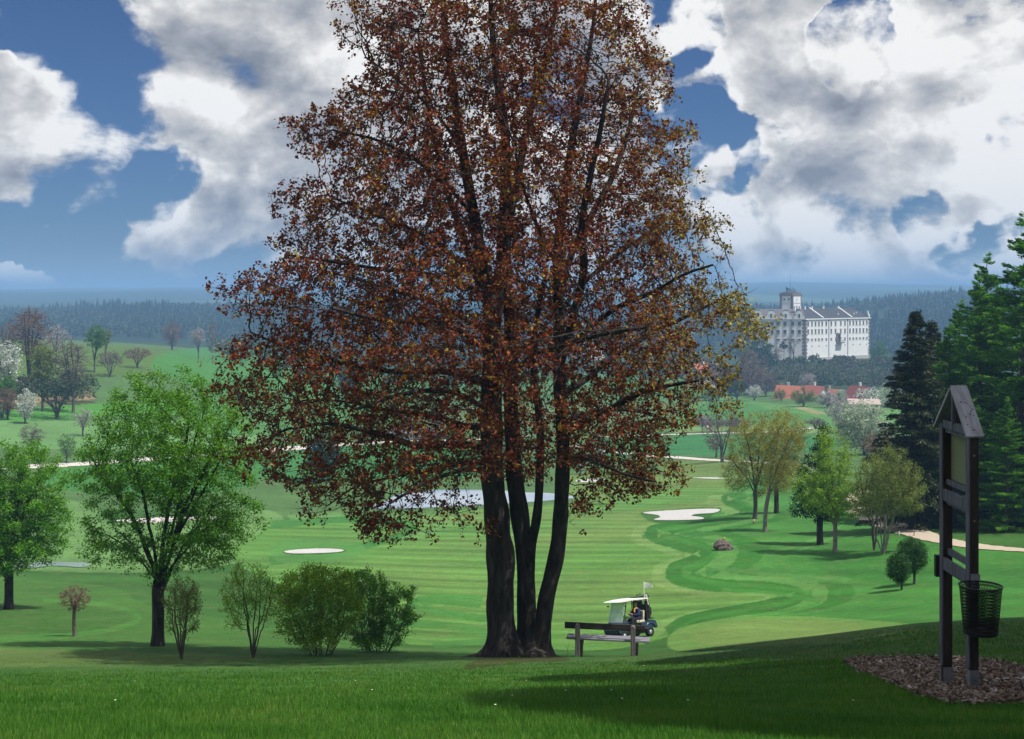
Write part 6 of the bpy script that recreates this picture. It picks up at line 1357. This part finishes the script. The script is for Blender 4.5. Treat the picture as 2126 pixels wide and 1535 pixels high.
SKIN = plain('skin', (.55, .33, .25), (.48, .28, .21), scale=20, rough=.5); JKT = plain('navy_jacket', (.012, .022, .10), (.006, .010, .05), scale=9, rough=.7); SCARF = plain('orange_scarf', (.75, .38, .06), (.55, .24, .03), scale=30, rough=.8)
TROU = plain('dark_trousers', (.02, .02, .03), rough=.8); HAIR = plain('dark_hair', (.018, .013, .011), scale=40, rough=.6, bump=.8)
ps = thing('person', 'golf cart driver in a navy jacket, orange scarf and sunglasses, hands on the wheel', 'person', CM @ Vector((-.36, .24, .83))); ps.rotation_euler = cart.rotation_euler; ps.scale = cart.scale
# local: x forward, y left, z up, origin on the seat under the pelvis
J = [((0, 0, .08), (.15, .12)), ((.0, 0, .24), (.14, .11)), ((.02, 0, .42), (.165, .12)), ((.03, 0, .50), (.13, .10)), ((.05, 0, .57), .055), ((.06, .01, .64), .05),
     ((.06, .015, .70), (.078, .085)), ((.065, .02, .78), (.078, .09)), ((.055, .02, .85), (.06, .07)),
     ((.02, .19, .48), .062), ((.14, .26, .25), .048), ((.33, .17, .25), .036), ((.42, .13, .30), .030), ((.47, .11, .32), .024),
     ((.02, -.19, .48), .062), ((.14, -.26, .25), .048), ((.34, -.14, .27), .036), ((.42, -.10, .33), .030), ((.47, -.08, .35), .024),
     ((.06, .11, .07), .095), ((.42, .14, .07), .075), ((.52, .15, -.25), .052), ((.55, .15, -.48), .042), ((.68, .15, -.52), .035),
     ((.06, -.11, .07), .095), ((.42, -.12, .07), .075), ((.50, -.13, -.25), .052), ((.53, -.13, -.48), .042), ((.66, -.13, -.52), .035)]
E_ = [(0, 1), (1, 2), (2, 3), (3, 4), (4, 5), (5, 6), (6, 7), (7, 8), (3, 9), (9, 10), (10, 11), (11, 12), (12, 13), (3, 14), (14, 15), (15, 16), (16, 17), (17, 18), (0, 19), (19, 20), (20, 21), (21, 22), (22, 23), (0, 24), (24, 25), (25, 26), (26, 27), (27, 28)]
# fingers curled round the rim
for w_i, sy in ((13, 1), (18, -1)):
    wx, wy, wz = J[w_i][0]
    for k in range(4):
        oy = (k-1.5)*.018; a = len(J); J.append(((wx+.025, wy+oy, wz+.015), .0095)); J.append(((wx+.05+.004*(k % 2), wy+oy, wz-.005), .0085)); J.append(((wx+.04, wy+oy, wz-.028), .0075)); E_ += [(w_i, a), (a, a+1), (a+1, a+2)]
    a = len(J); J.append(((wx-.005, wy-sy*.035, wz+.012), .010)); J.append(((wx+.025, wy-sy*.045, wz+.004), .0085)); E_ += [(w_i-1, a), (a, a+1)]
covered = {0, 1, 2, 3, 9, 10, 11, 14, 15, 16, 19, 20, 21, 24, 25, 26}
body_ = skin_mesh('body', [(j, tuple(v*.72 for v in (r if isinstance(r, tuple) else (r, r)))) if i in covered else (j, r) for i, (j, r) in enumerate(J)], E_, SKIN, ps)
def sub(ids, grow_, name, mat):
    mp = {i: k for k, i in enumerate(ids)}; jj = [(J[i][0], tuple(r*grow_+.008 for r in (J[i][1] if isinstance(J[i][1], tuple) else (J[i][1],)*2))) for i in ids]
    return skin_mesh(name, jj, [(mp[a], mp[b]) for a, b in E_ if a in mp and b in mp], mat, ps)
sub([0, 1, 2, 3, 9, 10, 11, 12, 14, 15, 16, 17], 1.24, 'jacket', JKT); sub([0, 19, 20, 21, 22, 24, 25, 26, 27], 1.08, 'trousers', TROU)
skin_mesh('scarf', [((.10, .07, .55), .045), ((.13, .0, .54), .05), ((.09, -.08, .55), .045), ((.17, .03, .44), .045), ((.20, .05, .34), .04)], [(0, 1), (1, 2), (1, 3), (3, 4)], SCARF, ps)
# hair: curly mass over and behind the head, with a dark visor; nose, ears, sunglasses; the head turned to the viewer (left)
hd_c = Vector((.062, .018, .765)); fwd = Vector((.55, .83, 0)).normalized(); side = Vector((-fwd.y, fwd.x, 0))
bm = bmesh.new(); bmesh.ops.create_icosphere(bm, subdivisions=4, radius=1)
for v in list(bm.verts):
    if v.co.x > .12 and v.co.z < .52: bm.verts.remove(v)
rg = np.random.default_rng(6)
for v in bm.verts:
    c = v.co; k = 1+.07*math.sin(13*c.x+9*c.y)+.06*math.sin(15*c.z-11*c.y+2); p = fwd*(c.x*.125-.02)+side*(c.y*.128)+Vector((0, 0, c.z*.142+.012)); v.co = hd_c+p*k
me = bpy.data.meshes.new('hair'); bm.to_mesh(me); bm.free(); me.materials.append(HAIR); put(bpy.data.objects.new('hair', me), ps)
M = MB(); M.tube([hd_c+fwd*.085+Vector((0, 0, .01)), hd_c+fwd*.118-Vector((0, 0, .025))], [.010, .016], 8); M.tube([hd_c+fwd*.095+side*.025-Vector((0, 0, .055)), hd_c+fwd*.102-Vector((0, 0, .058)), hd_c+fwd*.095-side*.025-Vector((0, 0, .055))], [.006, .009, .006], 6)
for s in (-1, 1): M.tube([hd_c+side*s*.088+Vector((0, 0, .015)), hd_c+side*s*.095-Vector((0, 0, .03))], [.014, .009], 6)
M.build('face', SKIN, ps)
M = MB()
for s in (-1, 1): c = hd_c+fwd*.100+side*s*.034+Vector((0, 0, .022)); M.tube([c-fwd*.004, c+fwd*.008], .027, 12)
M.tube([hd_c+fwd*.07+side*.085+Vector((0, 0, .03)), hd_c+fwd*.108+side*.05+Vector((0, 0, .03)), hd_c+fwd*.112+Vector((0, 0, .03)), hd_c+fwd*.108-side*.05+Vector((0, 0, .03)), hd_c+fwd*.07-side*.085+Vector((0, 0, .03))], .005, 5); M.build('sunglasses', BLK, ps)
print('objects', round(time.time()-T0, 1))
HAZE_D = .00036; EXPO = 0.3
# ------------------------------------------------------------------ sky, sun, air, camera
w = bpy.data.worlds.new('World'); scene.world = w; w.use_nodes = True; nt = w.node_tree; nt.nodes.clear(); L = nt.links
out = N(nt, 'ShaderNodeOutputWorld')
sky = N(nt, 'ShaderNodeTexSky'); sky.sky_type = 'NISHITA'; sky.sun_disc = False
sky.sun_elevation = math.asin(SUN[2]); sky.sun_rotation = math.atan2(SUN[0], SUN[1]); sky.altitude = 600; sky.air_density = 1.0; sky.dust_density = .6; sky.ozone_density = 2.0
bg1 = N(nt, 'ShaderNodeBackground'); bg1.inputs[1].default_value = .050
D = N(nt, 'ShaderNodeTexCoord').outputs['Generated']
nv = N(nt, 'ShaderNodeVectorMath', operation='NORMALIZE'); L.new(D, nv.inputs[0]); D = nv.outputs[0]
sep = N(nt, 'ShaderNodeSeparateXYZ'); L.new(D, sep.inputs[0])
tint = mixc(nt, 1.0, sky.outputs[0], (.40, .60, .95), 'MULTIPLY'); L.new(tint, bg1.inputs[0])
# warp the direction a little so that the cloud edges billow
wn = N(nt, 'ShaderNodeTexNoise'); wn.inputs['Scale'].default_value = 9; wn.inputs['Detail'].default_value = 5; L.new(D, wn.inputs['Vector'])
wv = N(nt, 'ShaderNodeVectorMath', operation='SUBTRACT'); L.new(wn.outputs['Color'], wv.inputs[0]); wv.inputs[1].default_value = (.5, .5, .5)
ws = N(nt, 'ShaderNodeVectorMath', operation='SCALE'); ws.inputs['Scale'].default_value = .009; L.new(wv.outputs[0], ws.inputs[0])
wd = N(nt, 'ShaderNodeVectorMath', operation='ADD'); L.new(D, wd.inputs[0]); L.new(ws.outputs[0], wd.inputs[1]); DW = wd.outputs[0]
BL = [(430,110,190),(560,190,230),(640,60,200),(490,330,170),(400,500,110),(480,430,110),(330,40,90),(70,270,140),(0,330,110),(120,190,80),(240,515,85),(90,425,85),(250,220,95),(60,130,60),
      (900,250,420),(1050,500,200),(800,60,260),(1100,120,250),(1620,120,230),(1830,170,290),(2020,120,260),(1720,370,170),(1950,330,220),(1620,500,150),(1850,470,170),(2000,430,130),(2110,400,80),(1560,340,90),(1540,110,160),(1400,110,70),(2080,560,60),
      (520,560,90),(200,580,60),(110,590,50),(300,592,50),(20,590,40),(420,585,60),(1750,560,120),(1900,560,100),(2000,560,80),(1500,60,120),(2200,250,200)]
HO = [(1990,470,60,.5),(2060,260,50,.35),(1620,300,45,.4),(1765,100,45,.55),(1500,470,60,.5),(1430,230,80,.8),(1480,310,65,.6),(2075,500,80,.8),(150,300,110,.5),(300,380,90,.9),(200,100,120,.7),(100,500,100,.6),(1400,30,60,.6),(950,560,60,.5)]
cov = None
def blob(px, py, r):
    d = np.array(((px-CX)/F, 1, (H-py)/F)); d /= np.linalg.norm(d); a = r/F
    dt = N(nt, 'ShaderNodeVectorMath', operation='DOT_PRODUCT'); L.new(DW, dt.inputs[0]); dt.inputs[1].default_value = tuple(d)
    mr = N(nt, 'ShaderNodeMapRange'); mr.inputs['From Min'].default_value = math.cos(a*1.25); mr.inputs['From Max'].default_value = math.cos(a*.25)
    L.new(dt.outputs['Value'], mr.inputs[0]); return mr.outputs[0]
for bx in BL:
    o = blob(*bx); cov = o if cov is None else math_(nt, 'MAXIMUM', cov, o)
# away from the photographed part of the sky, broken cloud everywhere
yb = N(nt, 'ShaderNodeMapRange'); yb.inputs['From Min'].default_value = .86; yb.inputs['From Max'].default_value = .72; L.new(sep.outputs[1], yb.inputs[0])
cov = math_(nt, 'MAXIMUM', cov, math_(nt, 'MULTIPLY', yb.outputs[0], ramp(nt, noise(nt, D, 2.2, 3), [(.42, (0, 0, 0)), (.62, (1, 1, 1))])))
for px, py, r, s in HO: cov = math_(nt, 'SUBTRACT', cov, math_(nt, 'MULTIPLY', blob(px, py, r), s))
cov = math_(nt, 'MAXIMUM', cov, -.4)
st_ = N(nt, 'ShaderNodeMapping'); st_.inputs['Scale'].default_value = (1, 1, 1.45); L.new(D, st_.inputs[0]); DS = st_.outputs[0]
f1 = noise(nt, DS, 8.5, 10, .58, .15); 
off = N(nt, 'ShaderNodeVectorMath', operation='ADD'); off.inputs[1].default_value = (.018, -.004, .030); L.new(DS, off.inputs[0])
f2 = noise(nt, off.outputs[0], 8.5, 6, .55, .15)
f3 = noise(nt, DS, 3.4, 4, .55)
dens = math_(nt, 'ADD', math_(nt, 'MULTIPLY', cov, .70), math_(nt, 'MULTIPLY', math_(nt, 'SUBTRACT', f1, .5), 2.7))
al = N(nt, 'ShaderNodeMapRange', interpolation_type='SMOOTHSTEP'); al.inputs['From Min'].default_value = .02; al.inputs['From Max'].default_value = .34; L.new(dens, al.inputs[0])
# lit tops, grey undersides
lit = math_(nt, 'MULTIPLY', math_(nt, 'SUBTRACT', f1, f2), 4.2)
thick = N(nt, 'ShaderNodeMapRange'); thick.inputs['From Min'].default_value = .38; thick.inputs['From Max'].default_value = 1.0; L.new(dens, thick.inputs[0])
sh = math_(nt, 'ADD', math_(nt, 'ADD', .80, lit), math_(nt, 'SUBTRACT', math_(nt, 'MULTIPLY', math_(nt, 'SUBTRACT', f3, .5), 1.2), math_(nt, 'MULTIPLY', thick.outputs[0], .42)), clamp=True)
ccol = ramp(nt, sh, [(0, (.20, .215, .25)), (.35, (.33, .34, .37)), (.7, (.54, .535, .53)), (1, (.80, .79, .775))])
bg2 = N(nt, 'ShaderNodeBackground'); bg2.inputs[1].default_value = 1.0; L.new(ccol, bg2.inputs[0])
# keep clouds clear of the lower hemisphere; pale band just above the hills
hz = N(nt, 'ShaderNodeMapRange', interpolation_type='SMOOTHSTEP'); hz.inputs['From Min'].default_value = .0; hz.inputs['From Max'].default_value = .006; L.new(sep.outputs[2], hz.inputs[0])
mx = N(nt, 'ShaderNodeMixShader'); L.new(math_(nt, 'MULTIPLY', al.outputs[0], hz.outputs[0]), mx.inputs[0]); L.new(bg1.outputs[0], mx.inputs[1]); L.new(bg2.outputs[0], mx.inputs[2])
hb = N(nt, 'ShaderNodeMapRange', interpolation_type='SMOOTHSTEP'); hb.inputs['From Min'].default_value = .045; hb.inputs['From Max'].default_value = .004; L.new(sep.outputs[2], hb.inputs[0])
bg3 = N(nt, 'ShaderNodeBackground'); bg3.inputs[0].default_value = (.42, .60, .84, 1); bg3.inputs[1].default_value = .85
mx2 = N(nt, 'ShaderNodeMixShader'); L.new(math_(nt, 'MULTIPLY', hb.outputs[0], .2), mx2.inputs[0]); L.new(mx.outputs[0], mx2.inputs[1]); L.new(bg3.outputs[0], mx2.inputs[2])
L.new(mx2.outputs[0], out.inputs[0])
w.cycles.sampling_method = 'MANUAL'; w.cycles.sample_map_resolution = 512

sl = bpy.data.lights.new('sun', 'SUN'); sl.energy = 4.6; sl.angle = rad(.5); sl.color = (1, .965, .91)
so = bpy.data.objects.new('sun', sl); so.rotation_euler = Vector(-SUN).to_track_quat('-Z', 'Y').to_euler(); put(so)

# the air between here and the hills
hm, nt, out = newmat('haze'); pv = N(nt, 'ShaderNodeVolumePrincipled'); pv.inputs['Color'].default_value = (.33, .61, 1.0, 1); pv.inputs['Density'].default_value = HAZE_D
pv.inputs['Anisotropy'].default_value = .0
nt.links.new(pv.outputs[0], out.inputs['Volume'])
zb = float(GZ.min())-1.0; ztop = float(GZ.max())+4
hb_ = MB(); hb_.box((0, 4950, (ztop+zb)/2), (30000, 10400, ztop-zb)); ho = hb_.build('haze', hm); tag(ho, kind='stuff')

cam = bpy.data.cameras.new('camera'); co = bpy.data.objects.new('camera', cam); put(co)
co.rotation_euler = (rad(90), 0, 0); cam.sensor_fit = 'HORIZONTAL'; cam.sensor_width = 36; cam.lens = 36*F/2126
cam.shift_y = -((1535/2)-H)/2126; cam.clip_start = .1; cam.clip_end = 60000
scene.camera = co
vs_ = scene.view_settings; vs_.view_transform = 'Standard'; vs_.look = 'None'; vs_.exposure = EXPO; vs_.gamma = 1; vs_.use_curve_mapping = False
cy = scene.cycles; cy.max_bounces = 6; cy.diffuse_bounces = 2; cy.glossy_bounces = 2; cy.transmission_bounces = 4; cy.transparent_max_bounces = 12; cy.volume_bounces = 0
cy.use_denoising = True; cy.use_adaptive_sampling = True; cy.adaptive_threshold = .02; cy.caustics_reflective = False; cy.caustics_refractive = False
scene.render.use_persistent_data = False
print('done', round(time.time()-T0, 1))
